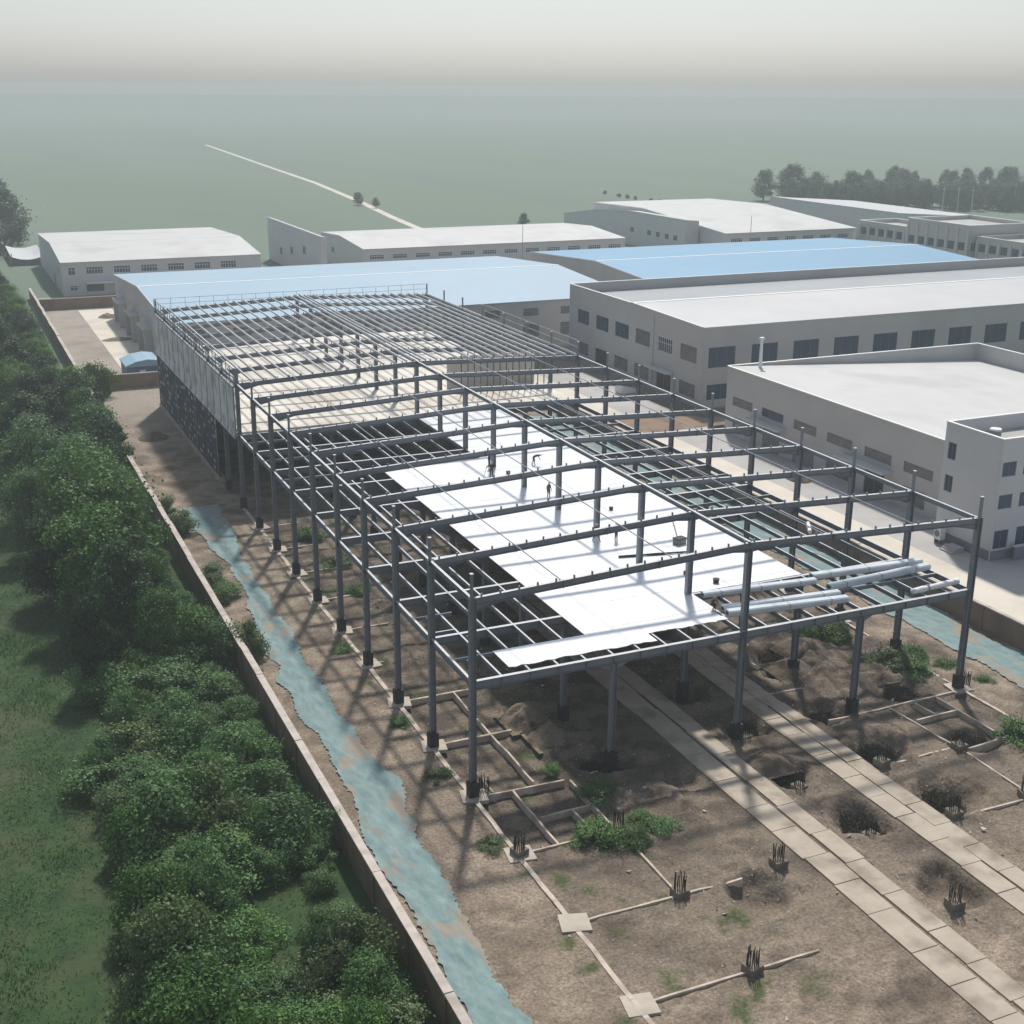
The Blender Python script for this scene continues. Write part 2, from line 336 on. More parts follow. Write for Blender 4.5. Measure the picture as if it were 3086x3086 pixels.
# concrete slab paths for the builders' trucks
def slab_path(name, xs, y0, y1, step, gap=.07):
    mb = MB()
    for a, b in xs:
        y = y0
        while y < y1-.3:
            s = step*random.uniform(.85, 1.15); t = min(y+s, y1); dz = random.uniform(-.015, .02); k = random.uniform(-.08, .08)
            mb.box(a+k, b+k, y, t-gap, -.06, .07+dz); y = t
    return tag(mb.obj(name, PATHM), kind='structure')
PATHM = mat('path_slabs', (.39,.335,.265), .9, (.46,.395,.315), .5, bump=.25, grime=(.26,.21,.165), gscale=.4)
slab_path('path', [(25.8,27.45),(27.55,29.0)], -36, 30, 3.3)
slab_path('path', [(16.9,18.85),(19.1,20.6)], -36, 34, 3.6)

# ------------------------------------------------------------------ dust nets on the ground
def ribbon(name, pl, pr, z, m, sub=24, label=None, cat=None):
    """net laid over the ground between two edge polylines given as (x) per y"""
    ys = np.arange(min(p[1] for p in pl), max(p[1] for p in pl)+.01, .22)
    L_ = np.interp(ys, [p[1] for p in pl], [p[0] for p in pl]); R_ = np.interp(ys, [p[1] for p in pr], [p[0] for p in pr])
    L_ = L_ + (fbm(ys*.3, ys*0+3, 7, 2)-.5)*1.4 + np.random.uniform(-.12,.12,len(ys)); R_ = R_ + (fbm(ys*.3, ys*0+8, 7, 6)-.5)*1.4 + np.random.uniform(-.12,.12,len(ys))
    t = np.linspace(0, 1, sub)
    X = L_[:,None]*(1-t)+R_[:,None]*t; Y = np.repeat(ys[:,None], sub, 1)
    Z = np.maximum(ground_h(X, Y), -.05) + z + .17*(fbm(X*1.9+Y*.6, Y*.6, 6, 12)-.25)
    V = np.stack([X,Y,Z],-1).reshape(-1,3); I = (np.arange(len(ys)-1)[:,None]*sub+np.arange(sub-1)[None,:]).reshape(-1)
    return tag(link(name, np_mesh(name, V, np.stack([I,I+1,I+sub+1,I+sub],1), m, True)), label, cat)
ribbon('dust_net', [(-9.0,-40),(-8.7,-10),(-8.5,-3),(-7.5,8),(-7.9,19),(-7.5,31),(-6.0,44),(-5.8,51),(-6.6,60),(-7.7,74.4)],
       [(-6.5,-40),(-5.8,-10),(-5.4,-4),(-4.0,5),(-5.1,15.8),(-4.9,25),(-4.1,32.5),(-4.2,44),(-4.0,57),(-2.4,73)], .06, NET,
       label='long strip of torn teal dust net beside the left boundary wall', cat='dust net')
ribbon('dust_net', [(49.7,-50),(49.7,100)], [(54.7,-50),(54.6,100)], .06, NET,
       label='long strip of teal dust net beside the right boundary wall', cat='dust net')

# ================================================================== BOUNDARY WALLS
def wavy_wall(name, x, y0, y1, zt, th, label, skip=(), coping=True):
    t = thing(name, label, 'wall', (x, (y0+y1)/2, 0)); mb, mc = MB(), MB(); cy = (y0+y1)/2
    n = max(1, int((y1-y0)/6)); e = [y0+(y1-y0)*i/n for i in range(n+1)]
    for a, b in zip(e, e[1:]):
        j = random.uniform(-.04,.04); dz = random.uniform(-.05,.05)
        mb.box(-th/2+j, th/2+j, a-cy+.01, b-cy-.01, -.3, zt-.12+dz)
        mc.box(-th/2-.06+j, th/2+.06+j, a-cy+.004, b-cy-.004, zt-.119+dz, zt+dz)
        mb.box(-th/2-.08+j, -th/2-.003+j, a-cy-.18, a-cy+.18, -.3, zt-.14+dz)
    mb.obj('wall_panel', BROWNW, t); mc.obj('coping', COPING, t); return t
wavy_wall('boundary_wall', -10.3, -70, 250, 2.5, .42, 'long brown boundary wall with pale coping between the trees and the teal net')
wavy_wall('boundary_wall', 55.3, -70, 100, 2.5, .3, 'red-brown boundary wall beside the pale concrete road on the right')
def cross_wall(x0, x1, y, label):
    t = thing('cross_wall', label, 'wall', ((x0+x1)/2, y, 0)); h = (x1-x0)/2
    MB().box(-h, h, -.12, .12, -.2, 2.38).obj('wall_panel', BROWNW, t); MB().box(-h-.03, h+.03, -.17, .17, 2.381, 2.5).obj('coping', COPING, t)
cross_wall(-10.0, 3.5, 143.3, 'brown wall across the strip behind the half-roofed building')
cross_wall(-9.9, 8.5, 231, 'brown wall at the far end of the gravel yard by the distant white warehouse')

# ================================================================== HALLS
def wall_face(mb, O, U, W, H, openings, n, depth=.18, sill=True):
    """vertical wall from O along unit U, width W, height H, outward normal n, with real openings (u0,u1,v0,v1)"""
    O, U, n = Vector(O), Vector(U), Vector(n)
    us = sorted({0, W, *[o[0] for o in openings], *[o[1] for o in openings]}); vs = sorted({0, H, *[o[2] for o in openings], *[o[3] for o in openings]})
    us = [u for u in us if 0 <= u <= W]; vs = [v for v in vs if 0 <= v <= H]
    P = lambda u, v, d=0: O + U*u + Vector((0,0,v)) - n*d
    for a, b in zip(us, us[1:]):
        for c, d in zip(vs, vs[1:]):
            mu, mv = (a+b)/2, (c+d)/2
            if any(o[0] < mu < o[1] and o[2] < mv < o[3] for o in openings): continue
            mb.add([P(a,c),P(b,c),P(b,d),P(a,d)], [(0,1,2,3)])
    for a, b, c, d in openings:
        for p, q in (((a,c),(b,c)),((b,c),(b,d)),((b,d),(a,d)),((a,d),(a,c))):
            mb.add([P(*p),P(*q),P(*q,depth),P(*p,depth)], [(0,1,2,3)])
_wcache = {}
def window(parent, O, U, n, o, style='dark', base=(0,0,0)):
    """glazed window filling an opening; shared mesh per size and style"""
    O, U, n = Vector(O), Vector(U), Vector(n); W_, H_ = round(o[1]-o[0], 2), round(o[3]-o[2], 2)
    key = (W_, H_, style)
    if key not in _wcache:
        g = MB().box(0, W_, -.02, .02, 0, H_).mesh('window', {'dark': GLASS, 'shut': GLASSB, 'bars': GLASS, 'door': DOORD, 'gdoor': DOORG}[style])
        fr = MB(); t = .07 if style != 'bars' else .12; y0, y1 = -.05, .0
        fr.box(0,W_,y0,y1,0,t); fr.box(0,W_,y0,y1,H_-t,H_); fr.box(0,t,y0,y1,t,H_-t); fr.box(W_-t,W_,y0,y1,t,H_-t)
        k = {'dark': 3, 'shut': 3, 'bars': max(2,int(W_/.65)), 'door': 2, 'gdoor': 4}[style]
        if W_ < 2.5 and style != 'bars': k = 2
        for i in range(1, k): fr.box(W_*i/k-t*.35, W_*i/k+t*.35, y0, y1, t, H_-t)
        if style in ('bars','shut'): fr.box(t, W_-t, y0-.01, y1-.01, H_*.62-.04, H_*.62+.04)
        _wcache[key] = (g, fr.mesh('window_frame', FRAMEW if style == 'bars' else FRAMEM))
    g, fr = _wcache[key]
    nm = 'door' if style in ('door','gdoor') else 'window'
    p = O + U*o[0] + Vector((0,0,o[2])) - n*.12 - Vector(base)
    rz = math.atan2(U.y, U.x)
    # local x along U; local -y must face outward n
    wd = link(nm, g, parent, p, (0,0,rz))
    ly = Vector((-math.sin(rz), math.cos(rz), 0))
    f = link('door_frame' if nm == 'door' else 'window_frame', fr, wd)
    if ly.dot(n) > 0: f.rotation_euler = (0,0,0); f.location = (0, .05, 0)
    return wd
def facade(t, base, O, U, W, H, n, specs, wallmb):
    """specs: list of (u0,u1,v0,v1,style)"""
    wall_face(wallmb, Vector(O)-Vector(base), U, W, H, [s[:4] for s in specs], n)
    for s in specs: window(t, O, U, n, s, s[4], base)
def canopy(t, base, x0, x1, y0, y1, z, m=None):
    b = Vector(base); MB().box(x0-b.x, x1-b.x, y0-b.y, y1-b.y, z-.1, z+.1).obj('canopy', m or WALLB, t)

def hall(name, label, x0, x1, y0, y1, prof, wallm, roofm, west=(), south=(), group=None, verge=.25, cap=None, th=.14, back=True, cat='warehouse'):
    """shed with ridge along x. prof: [(y,z)...] roof line from south to north."""
    base = Vector(((x0+x1)/2, (y0+y1)/2, 0)); t = thing(name, label, cat, base, group)
    zs, zn = prof[0][1], prof[-1][1]; zm = min(z for y, z in prof); wm = MB()
    # west face up to the lower eave, then the gable strip above
    facade(t, base, (x0,y1,0), (0,-1,0), y1-y0, zm-.02, (-1,0,0), west, wm)
    g = [(y-base.y, z-.02) for y, z in prof]; g = [(y0-base.y, zm-.02)] + g + [(y1-base.y, zm-.02)]
    for xx in (x0-base.x, x1-base.x):
        c = (base.y*0, zm-.02); vs = [(xx, a, b) for a, b in g]; wm.add(vs, [tuple(range(len(vs)))])
    facade(t, base, (x0,y0,0), (1,0,0), x1-x0, zs-.02, (0,-1,0), south, wm)
    bx0, bx1, by0, by1 = x0-base.x, x1-base.x, y0-base.y, y1-base.y
    wm.add([(bx1,by0,0),(bx1,by1,0),(bx1,by1,zm-.02),(bx1,by0,zm-.02)], [(0,1,2,3)])
    wm.add([(bx0,by1,0),(bx1,by1,0),(bx1,by1,zn-.02),(bx0,by1,zn-.02)], [(3,2,1,0)])
    # dark backing floor so that no light leaks through
    me = wm.mesh('wall', wallm, fix=False); link('wall', me, t)
    rm = MB(); v = verge
    pr = [(y-base.y, z) for y, z in prof]; pr[0] = (pr[0][0]-v, pr[0][1]-v*.05); pr[-1] = (pr[-1][0]+v, pr[-1][1]-v*.05)
    poly = [(a, b) for a, b in pr] + [(a, b+th) for a, b in pr[::-1]]
    k = len(pr)
    for i in range(k-1):
        (a, za), (b, zb) = pr[i], pr[i+1]; rm.prism([(a,za),(b,zb),(b,zb+th),(a,za+th)], 'x', bx0-.12, bx1+.12)
    rf = rm.obj('roof', roofm, t)
    if cap:
        i = max(range(k), key=lambda q: pr[q][1]); a, z = pr[i]
        MB().prism([(a-cap,z+th-.03),(a+cap,z+th-.03),(a+cap,z+th+.02),(a,z+th+.05),(a-cap,z+th+.02)], 'x', bx0-.15, bx1+.15).obj('ridge_cap', WHITE, rf)
    # white trim on the west verge
    tr = MB()
    for i in range(k-1):
        (a, za), (b, zb) = pr[i], pr[i+1]; tr.bar((bx0-.17, a, za+th*.6), (bx0-.17, b, zb+th*.6), .09, th+.12)
    tr.obj('verge_trim', WHITE, rf)
    return t, base

# --- near white-roofed hall with corner tower -----------------------------------
def near_hall():
    base = Vector((96, 50, 0)); t = thing('factory_hall', 'low grey hall with flat white roof and windowed corner tower, nearest on the right', 'factory', base)
    wm = MB(); x0, x1, y0, y1 = 73.0, 119.6, 22.7, 80.0
    ops = []
    def U(ya, yb, za, zb, st): ops.append((y1-yb, y1-ya, za, zb, st))
    for i, (a, b) in enumerate([(73.5,78.5),(66.1,71.2),(58.7,63.7),(51.3,56.4),(43.8,48.9),(36.5,41.6)]): U(a, b, 4.6, 5.9, 'dark' if i == 1 else 'shut')
    U(44.8, 48.5, 0, 3.3, 'door'); U(58.8, 63.5, 0, 2.5, 'gdoor'); U(51.2, 56.2, .4, 2.7, 'shut'); U(37.4, 41.4, .8, 2.9, 'shut'); U(66.6, 70.6, 0, 3.1, 'gdoor'); U(73.8, 78.2, .8, 2.9, 'shut')
    facade(t, base, (x0,y1,0), (0,-1,0), y1-31.4, 9.98, (-1,0,0), ops, wm)
    b = base
    wm.box(x0-b.x, x1-b.x, y1-b.y, y1-b.y+.25, 0, 10.0)              # back wall and parapet
    wm.box(x1-b.x, x1-b.x+.25, 22.7-b.y, y1-b.y+.25, 0, 10.0)          # far side wall and parapet
    wm.add([(86-b.x,22.9-b.y,0),(x1-b.x,22.9-b.y,0),(x1-b.x,22.9-b.y,10),(86-b.x,22.9-b.y,10)], [(0,1,2,3)])
    link('wall', wm.mesh('wall', WALLG, fix=False), t)
    MB().box(x0-.1-b.x, x1+.32-b.x, y1-.08-b.y, y1+.33-b.y, 10.002, 10.07).obj('parapet_cap', WHITE, t)
    MB().box(x1-.08-b.x, x1+.33-b.x, 22.7-b.y, y1-.085-b.y, 10.003, 10.068).obj('parapet_cap', WHITE, t)
    MB().prism([(x0-.15-b.x,10.0),(x1-.01-b.x,7.4),(x1-.01-b.x,7.2),(x0-.15-b.x,9.8)], 'y', 22.7-b.y, y1-.01-b.y).obj('roof', ROOFW, t)
    MB().box(x0-.22-b.x, x0+.12-b.x, 31.5-b.y, y1-.09-b.y, 9.98, 10.075).obj('verge_trim', WHITE, t)
    for ya, yb, z, o in ((43.3,52.8,3.85,1.7),(65.3,73.6,3.85,1.5)):
        MB().box(x0-o-b.x, x0-b.x-.003, ya-b.y, yb-b.y, z-.12, z+.08).obj('canopy', WALLB, t)
    # tower
    T0, T1, S0, S1, H = 69.2, 90.0, 22.7, 31.2, 13.5
    tm = MB()
    wops = [(S1-30.6,S1-29.35,9.5,11.4,'dark'),(S1-30.6,S1-29.35,5.8,7.7,'dark')]
    facade(t, base, (T0,S1,0), (0,-1,0), S1-S0, H, (-1,0,0), wops, tm)
    sops = [(.3,2.2,9.4,11.0,'dark'),(.3,2.2,5.8,7.4,'dark'),(.3,2.3,1.3,3.4,'dark'),(3.2,5.4,5.8,7.4,'dark'),(3.4,6.2,1.3,3.5,'dark'),(3.2,5.4,9.4,11.0,'dark'),
            (8,10,5.8,7.4,'dark'),(8,10,9.4,11,'dark'),(8,10.5,1.3,3.4,'dark'),(13,15,5.8,7.4,'dark'),(13,15,9.4,11,'dark')]
    facade(t, base, (T0,S0,0), (1,0,0), T1-T0, H, (0,-1,0), sops, tm)
    X = lambda v: v-b.x; Y = lambda v: v-b.y
    tm.add([(X(T0),Y(S1),0),(X(T1),Y(S1),0),(X(T1),Y(S1),H),(X(T0),Y(S1),H)], [(3,2,1,0)])
    tm.add([(X(T1),Y(S0),0),(X(T1),Y(S1),0),(X(T1),Y(S1),H),(X(T1),Y(S0),H)], [(0,1,2,3)])
    # inner parapet faces and recessed roof
    k = .28; zr = 11.9
    for p, q in (((T0+k,S0+k),(T1-k,S0+k)),((T1-k,S0+k),(T1-k,S1-k)),((T1-k,S1-k),(T0+k,S1-k)),((T0+k,S1-k),(T0+k,S0+k))):
        tm.add([(X(p[0]),Y(p[1]),zr),(X(q[0]),Y(q[1]),zr),(X(q[0]),Y(q[1]),H),(X(p[0]),Y(p[1]),H)], [(3,2,1,0)])
    tw = link('tower', tm.mesh('tower', WALLB, fix=False), t)
    MB().box(X(T0+k), X(T1-k), Y(S0+k), Y(S1-k), zr-.1, zr).obj('tower_roof', PAVEG, tw)
    cm = MB(); e = .04
    cm.box(X(T0-e),X(T1+e),Y(S0-e),Y(S0+k+e),H+.002,H+.09); cm.box(X(T0-e),X(T1+e),Y(S1-k-e),Y(S1+e),H+.002,H+.09)
    cm.box(X(T0-e),X(T0+k+e),Y(S0+k+e)+.001,Y(S1-k-e)-.001,H+.002,H+.088); cm.box(X(T1-k-e),X(T1+e),Y(S0+k+e)+.001,Y(S1-k-e)-.001,H+.002,H+.088)
    cm.obj('parapet_cap', WHITE, tw)
    pm = MB().box(X(T0-.06),X(T1),Y(S0-.06),Y(S0)-.003,0,1.15); pm.box(X(T0-.06),X(T0)-.003,Y(S0)-.003,Y(S1),0,1.15); pm.obj('plinth', PLINTH, tw)
    MB().tube((X(T0)-.1,Y(S0)-.08,.1),(X(T0)-.1,Y(S0)-.08,H-.6),.06).obj('downpipe', WALLB, tw)
    return t
near_hall()
t = thing('roof_tank', 'dark round tank with white lid on the tower roof', 'tank', (72.8,27.6,11.9))
MB().tube((0,0,.004),(0,0,1.15),.62,n=20).obj('tank_body', DOORG, t); MB().tube((0,0,1.152),(0,0,1.32),.66,.6,n=20).obj('lid', WHITE, t)
t = thing('vent_pipe', 'white vent pipe with round cap at the back corner of the near white roof', 'pipe', (77.3,78.4,9.70))
MB().tube((0,0,.0),(0,0,4.2),.28,.20,n=12).obj('pipe', WHITE, t); MB().tube((0,0,4.2),(0,0,4.45),.42,.34,n=14).obj('cap', WHITE, t); MB().box(-.4,.4,-.4,.4,.0,.1).obj('base', WHITE, t)
t = thing('ramp_wall', 'low blue-grey ramp wall in front of the corner tower', 'wall', (78,21.9,0))
MB().box(-6.2,8,-.14,.14,.06,1.6).obj('panel', PLINTH, t); MB().box(-6.4,8.1,-.2,.2,1.602,1.72).obj('coping', WALLB, t)
t = thing('air_conditioner', 'pale air conditioner box beside the tower steps', 'air conditioner', (68.3,29.4,.06))
MB().box(-.4,.35,-.5,.5,.5,1.9).obj('casing', WHITE, t); MB().tube((-.41,0,1.2),(-.46,0,1.2),.38,n=16).obj('fan_grille', DOORG, t)
for q in (-.4,.4): MB().box(-.3,.3,q-.04,q+.04,0,.5).obj('leg', STEEL, t)
t = thing('entrance_steps', 'three grey concrete steps at the foot of the tower', 'steps', (67.8,26.8,.06))
sm = MB(); sm.box(-.9,-.6,-.9,.9,0,.18); sm.box(-.6,-.3,-.9,.9,0,.36); sm.box(-.3,.9,-.9,.9,0,.54); sm.obj('flight', PAVEG, t)
t = thing('storage_box', 'small white container standing by the grey two-storey factory', 'container', (72.2,108.5,0), rz=.05)
MB().box(-1.6,1.6,-1.1,1.1,.18,2.0).obj('body', WHITE, t); MB().box(-1.65,1.65,-1.15,1.15,2.003,2.1).obj('lid', DOORG, t)
for q in (-1.1,1.1): MB().box(q-.15,q+.15,-1,1,0,.18).obj('skid', STEEL, t)

# --- large grey two-storey factory -------------------------------------------------
def big_factory():
    x0, x1, y0, y1 = 77.5, 205.0, 94.5, 140.5; base = Vector(((x0+x1)/2,(y0+y1)/2,0))
    t = thing('factory_building', 'large grey two-storey factory with a bright roof ridge line in the middle right', 'factory', base); b = base; X = lambda v: v-b.x; Y = lambda v: v-b.y
    wm = MB(); ops = []
    ys = [(132.8,137.3),(125.3,130.0),(117.9,122.8),(110.6,115.5),(103.4,108.0),(95.9,100.8)]
    for i, (a, c) in enumerate(ys):
        ops.append((y1-c, y1-a, 6.9, 9.45, ['dark','dark','dark','shut','bars','shut'][i]))
        ops.append((y1-c, y1-a, (0 if i in (1,4) else 1.2), 3.5, ['shut','door','shut','shut','door','shut'][i]))
    facade(t, b, (x0,y1,0), (0,-1,0), y1-y0, 12.9, (-1,0,0), ops, wm)
    so_ = []; xa = 78.8
    for i in range(15):
        u = xa - x0 + 8.03*i
        so_.append((u, u+5.0, 6.35, 9.65, 'dark')); so_.append((u, u+4.0, 1.2, 3.7, 'dark'))
    facade(t, b, (x0,y0,0), (1,0,0), x1-x0, 12.9, (0,-1,0), so_, wm)
    wm.add([(X(x0),Y(y0),12.9),(X(x0),Y(117),13.38),(X(x0),Y(y1),13.5),(X(x0),Y(y1),12.9)], [(0,1,2,3)])
    wm.box(X(x0), X(x1), Y(y1), Y(y1)+.3, 0, 13.5)
    wm.add([(X(x1),Y(y0),0),(X(x1),Y(y1),0),(X(x1),Y(y1),13.4),(X(x1),Y(y0),12.9)], [(0,1,2,3)])
    link('wall', wm.mesh('wall', WALLG, fix=False), t)
    rf = MB().prism([(Y(y0)-.1,12.9),(Y(117),13.45),(Y(117),13.25),(Y(y0)-.1,12.7)], 'x', X(x0)+.02, X(x1)).obj('roof', ROOFG, t)
    MB().prism([(Y(117),13.45),(Y(y1)-.01,11.7),(Y(y1)-.01,11.5),(Y(117),13.25)], 'x', X(x0)+.021, X(x1)).obj('roof', ROOFG_SHADED, t)
    MB().prism([(Y(116.5),13.452),(Y(117.5),13.40),(Y(117.5),13.48),(Y(117),13.54),(Y(116.5),13.50)], 'x', X(x0)-.02, X(x1)).obj('ridge_cap', WHITE, t)
    MB().box(X(x0)-.06, X(x1), Y(y1)-.06, Y(y1)+.36, 13.502, 13.6).obj('parapet_cap', WHITE, t)
    tr = MB(); tr.bar((X(x0)-.02,Y(117.4)+.01,13.45),(X(x0)-.02,Y(y1)-.07,13.56),.34,.12); tr.bar((X(x0)-.02,Y(y0)-.1,12.98),(X(x0)-.02,Y(116.55),13.5),.3,.12)
    tr.obj('verge_trim', WHITE, t)
    MB().box(X(x0)-1.4, X(x0)-.003, Y(102.5), Y(110), 3.95, 4.1).obj('canopy', WALLB, t)
    MB().tube((X(x0)-.1,Y(109.4),.1),(X(x0)-.1,Y(109.4),12.6),.08).obj('downpipe', WALLB, t)
big_factory()

# --- pale blue roofed hall behind the steel frame ---------------------------------
X0B = 5.2
w1 = []
yy = 216.0
for a, c in ((170,176),(186,192),(203,209)): w1.append((217-c, 217-a, 0, 4.2, 'gdoor'))
for a in (179.0,195.5,212): w1.append((217-a-1.6, 217-a, 5.6, 6.9, 'bars'))
s1 = []
for k in range(11): s1.append((3+8.0*k, 6.2+8.0*k, 6.3, 7.8, 'shut')); s1.append((3+8.0*k, 6.4+8.0*k, 2.2, 4.7, 'shut'))
t1, b1 = hall('warehouse', 'wide warehouse with a pale blue roof just behind the steel frame', X0B, 95.5, 150, 217, [(150,9.1),(183,11.0),(217,9.0)], WALLG, ROOFPB, w1, s1, cap=.35)
for a, c in ((169,177),(185,193),(202,210)):
    for y in (a, c): MB().box(X0B-1.6-b1.x, X0B-.003-b1.x, y-.2-b1.y, y+.2-b1.y, 0, 4.9).obj('door_surround', WALLG, t1)
    MB().box(X0B-1.75-b1.x, X0B-.003-b1.x, a-.4-b1.y, c+.4-b1.y, 4.902, 5.2).obj('canopy', WALLG, t1)
# --- brighter blue roof ---------------------------------------------------------------
hall('warehouse', 'warehouse with a bright sky-blue roof and white verge', 104, 194, 158.6, 215, [(158.6,10.5),(181,11.7),(215,9.9)], WALLG, ROOFB,
     [(6,9,5,6.6,'shut'),(16,19,5,6.6,'shut'),(26,29,5,6.6,'shut'),(40,43,5,6.6,'shut')], [], cap=.35)
# --- row of distant white-roofed warehouses ---------------------------------------------
sa = [(1.4,3.1,4.9,6.8,'bars')] + [(5.5+6.43*k, 9.5+6.43*k, 5.0, 6.8, 'bars') for k in range(6)] + [(1.5,3.4,1.2,2.5,'bars'),(5.3,9.4,.9,2.6,'dark')]
ta, ba = hall('warehouse', 'distant white-roofed warehouse at far left with barred windows', -2.7, 45.2, 250.3, 312, [(250.3,7.9),(274,10.0),(312,8.7)], WALLB, ROOFW, [(40,43,0,3,'gdoor'),(52,55,4.5,6,'shut')], sa, cap=.2)
MB().box(2.5-ba.x, 14-ba.x, 248.3-ba.y, 250.29-ba.y, 3.0, 3.2).obj('canopy', WHITE, ta)
sm_ = [(1.5+6.42*k, 5.6+6.42*k, 5.2, 6.5, 'bars') for k in range(12)]
hall('warehouse', 'distant long warehouse with off-white roof behind the pale blue one', 72.5, 150, 251, 291, [(251,7.9),(272,9.3),(291,8.4)], WALLB, ROOFW, [(10,13,4,5.5,'shut')], sm_)
sm_ = [(2+6.42*k, 6.1+6.42*k, 5.2, 6.5, 'bars') for k in range(7)]
hall('warehouse', 'distant white-roofed warehouse next to the pilastered office', 183.5, 231, 251, 335, [(251,7.9),(300,11.2),(335,10.4)], WALLB, ROOFW, [], sm_)
# mono-pitched block with a bare sloping top edge
def block(name, label, x0, x1, y0, y1, zw, ze, wallm, west=(), prof=None, cat='building', roofm=None):
    b = Vector(((x0+x1)/2,(y0+y1)/2,0)); t = thing(name, label, cat, b); wm = MB()
    prof = prof or [(y0,zw),(y1,zw)]
    zm = min(z for y, z in prof); facade(t, b, (x0,y1,0), (0,-1,0), y1-y0, zm, (-1,0,0), west, wm)
    vs = [(x0-b.x, y-b.y, z) for y, z in prof]
    if max(z for y,z in prof) > zm: wm.add([(x0-b.x,y0-b.y,zm)]+vs+[(x0-b.x,y1-b.y,zm)], [tuple(range(len(vs)+2))])
    zs, zn = prof[0][1], prof[-1][1]; d = zw-ze
    wm.add([(x0-b.x,y0-b.y,0),(x1-b.x,y0-b.y,0),(x1-b.x,y0-b.y,zs-d),(x0-b.x,y0-b.y,zs)], [(0,1,2,3)])
    wm.add([(x0-b.x,y1-b.y,0),(x1-b.x,y1-b.y,0),(x1-b.x,y1-b.y,zn-d),(x0-b.x,y1-b.y,zn)], [(3,2,1,0)])
    wm.add([(x1-b.x,y0-b.y,0),(x1-b.x,y1-b.y,0)]+[(x1-b.x,y-b.y,z-d) for y,z in prof[::-1]], [tuple(range(2+len(prof)))])
    link('wall', wm.mesh('wall', wallm, fix=False), t)
    rm = MB(); tr = MB()
    for (a, za), (c, zc) in zip(prof, prof[1:]):
        A, C = a-b.y, c-b.y
        rm.add([(x0-b.x-.1,A,za+.02),(x1-b.x,A,za-d+.02),(x1-b.x,C,zc-d+.02),(x0-b.x-.1,C,zc+.02),
                (x0-b.x-.1,A,za+.14),(x1-b.x,A,za-d+.14),(x1-b.x,C,zc-d+.14),(x0-b.x-.1,C,zc+.14)],
               [(3,2,1,0),(4,5,6,7),(0,1,5,4),(1,2,6,5),(2,3,7,6),(3,0,4,7)])
        tr.bar((x0-b.x-.16,A,za+.12),(x0-b.x-.16,C,zc+.12),.11,.24)
    rm.obj('roof', roofm or ROOFW, t); tr.obj('verge_trim', roofm or WHITE, t); return t
block('storage_shed', 'pale narrow building with two dark windows between the distant white warehouses', 60, 61.4, 247, 303, 12, 11.7, WALLB,
      [(303-290,303-287,3,5.0,'dark'),(303-278,303-275.2,4.4,6.4,'dark'),(303-265,303-262,6,8,'dark')])
block('gable_building', 'grey building with small square windows and a curved roof end in the distance', 178, 182.8, 264.6, 347, 10.7, 10.3, WALLB,
      [(347-a-2.4,347-a,4.2,5.75,'dark') for a in (269,274,279.5,285,296)], prof=[(264.6,10.7),(300.9,10.6),(322,9.2),(347,5.8)])
block('grey_shed', 'plain lilac-grey shed below the distant trees on the right', 261, 300, 268, 340, 10, 7.5, WALLB, roofm=WALLB)
def office(x0, x1, y0, y1, H, label, npil):
    b = Vector(((x0+x1)/2,(y0+y1)/2,0)); t = thing('office_building', label, 'office', b); wm = MB()
    n = int((y1-y0)/4.05); ops = []
    for i in range(n):
        u = .9 + 4.05*i; ops += [(u,u+2.5,6.5,8.7,'dark'),(u,u+2.5,2.2,4.4,'dark')]
    ops = [o for o in ops if o[1] < y1-y0-.3]
    facade(t, b, (x0,y1,0), (0,-1,0), y1-y0, H, (-1,0,0), ops, wm)
    nx_ = int((x1-x0)/4.05); os_ = [(1+4.05*i, 3.5+4.05*i, z, z+2.2, 'dark') for i in range(nx_) for z in (2.2,6.5) if 3.5+4.05*i < x1-x0-.3]
    facade(t, b, (x0,y0,0), (1,0,0), x1-x0, H, (0,-1,0), os_, wm)
    X = lambda v: v-b.x; Y = lambda v: v-b.y
    wm.add([(X(x1),Y(y0),0),(X(x1),Y(y1),0),(X(x1),Y(y1),H),(X(x1),Y(y0),H)], [(0,1,2,3)]); wm.add([(X(x0),Y(y1),0),(X(x1),Y(y1),0),(X(x1),Y(y1),H),(X(x0),Y(y1),H)], [(3,2,1,0)])
    k = .35; zr = H-1.0
    for p, q in (((x0+k,y0+k),(x1-k,y0+k)),((x1-k,y0+k),(x1-k,y1-k)),((x1-k,y1-k),(x0+k,y1-k)),((x0+k,y1-k),(x0+k,y0+k))):
        wm.add([(X(p[0]),Y(p[1]),zr),(X(q[0]),Y(q[1]),zr),(X(q[0]),Y(q[1]),H),(X(p[0]),Y(p[1]),H)], [(3,2,1,0)])
    link('wall', wm.mesh('wall', WALLG, fix=False), t)
    MB().box(X(x0+k),X(x1-k),Y(y0+k),Y(y1-k),zr-.1,zr).obj('roof', PAVEG, t)
    cm = MB(); cm.box(X(x0-.1),X(x1+.1),Y(y0-.1),Y(y0+k+.1),H+.002,H+.2); cm.box(X(x0-.1),X(x1+.1),Y(y1-k-.1),Y(y1+.1),H+.002,H+.2)
    cm.box(X(x0-.1),X(x0+k+.1),Y(y0+k+.1)+.002,Y(y1-k-.1)-.002,H+.002,H+.198); cm.box(X(x1-k-.1),X(x1+.1),Y(y0+k+.1)+.002,Y(y1-k-.1)-.002,H+.002,H+.198); cm.obj('parapet_cap', WHITE, t)
    for i in range(n+1):
        y = y1 - .1 - 4.05*i - .3
        if y > y0: MB().box(X(x0)-.35, X(x0)-.003, Y(y)-.28, Y(y)+.28, 0, H-.9).obj('pilaster', WALLB, t)
    return t
office(231, 245, 226.5, 249.5, 10.4, 'distant grey office wing with pilasters left of the roofless-looking block', 6)
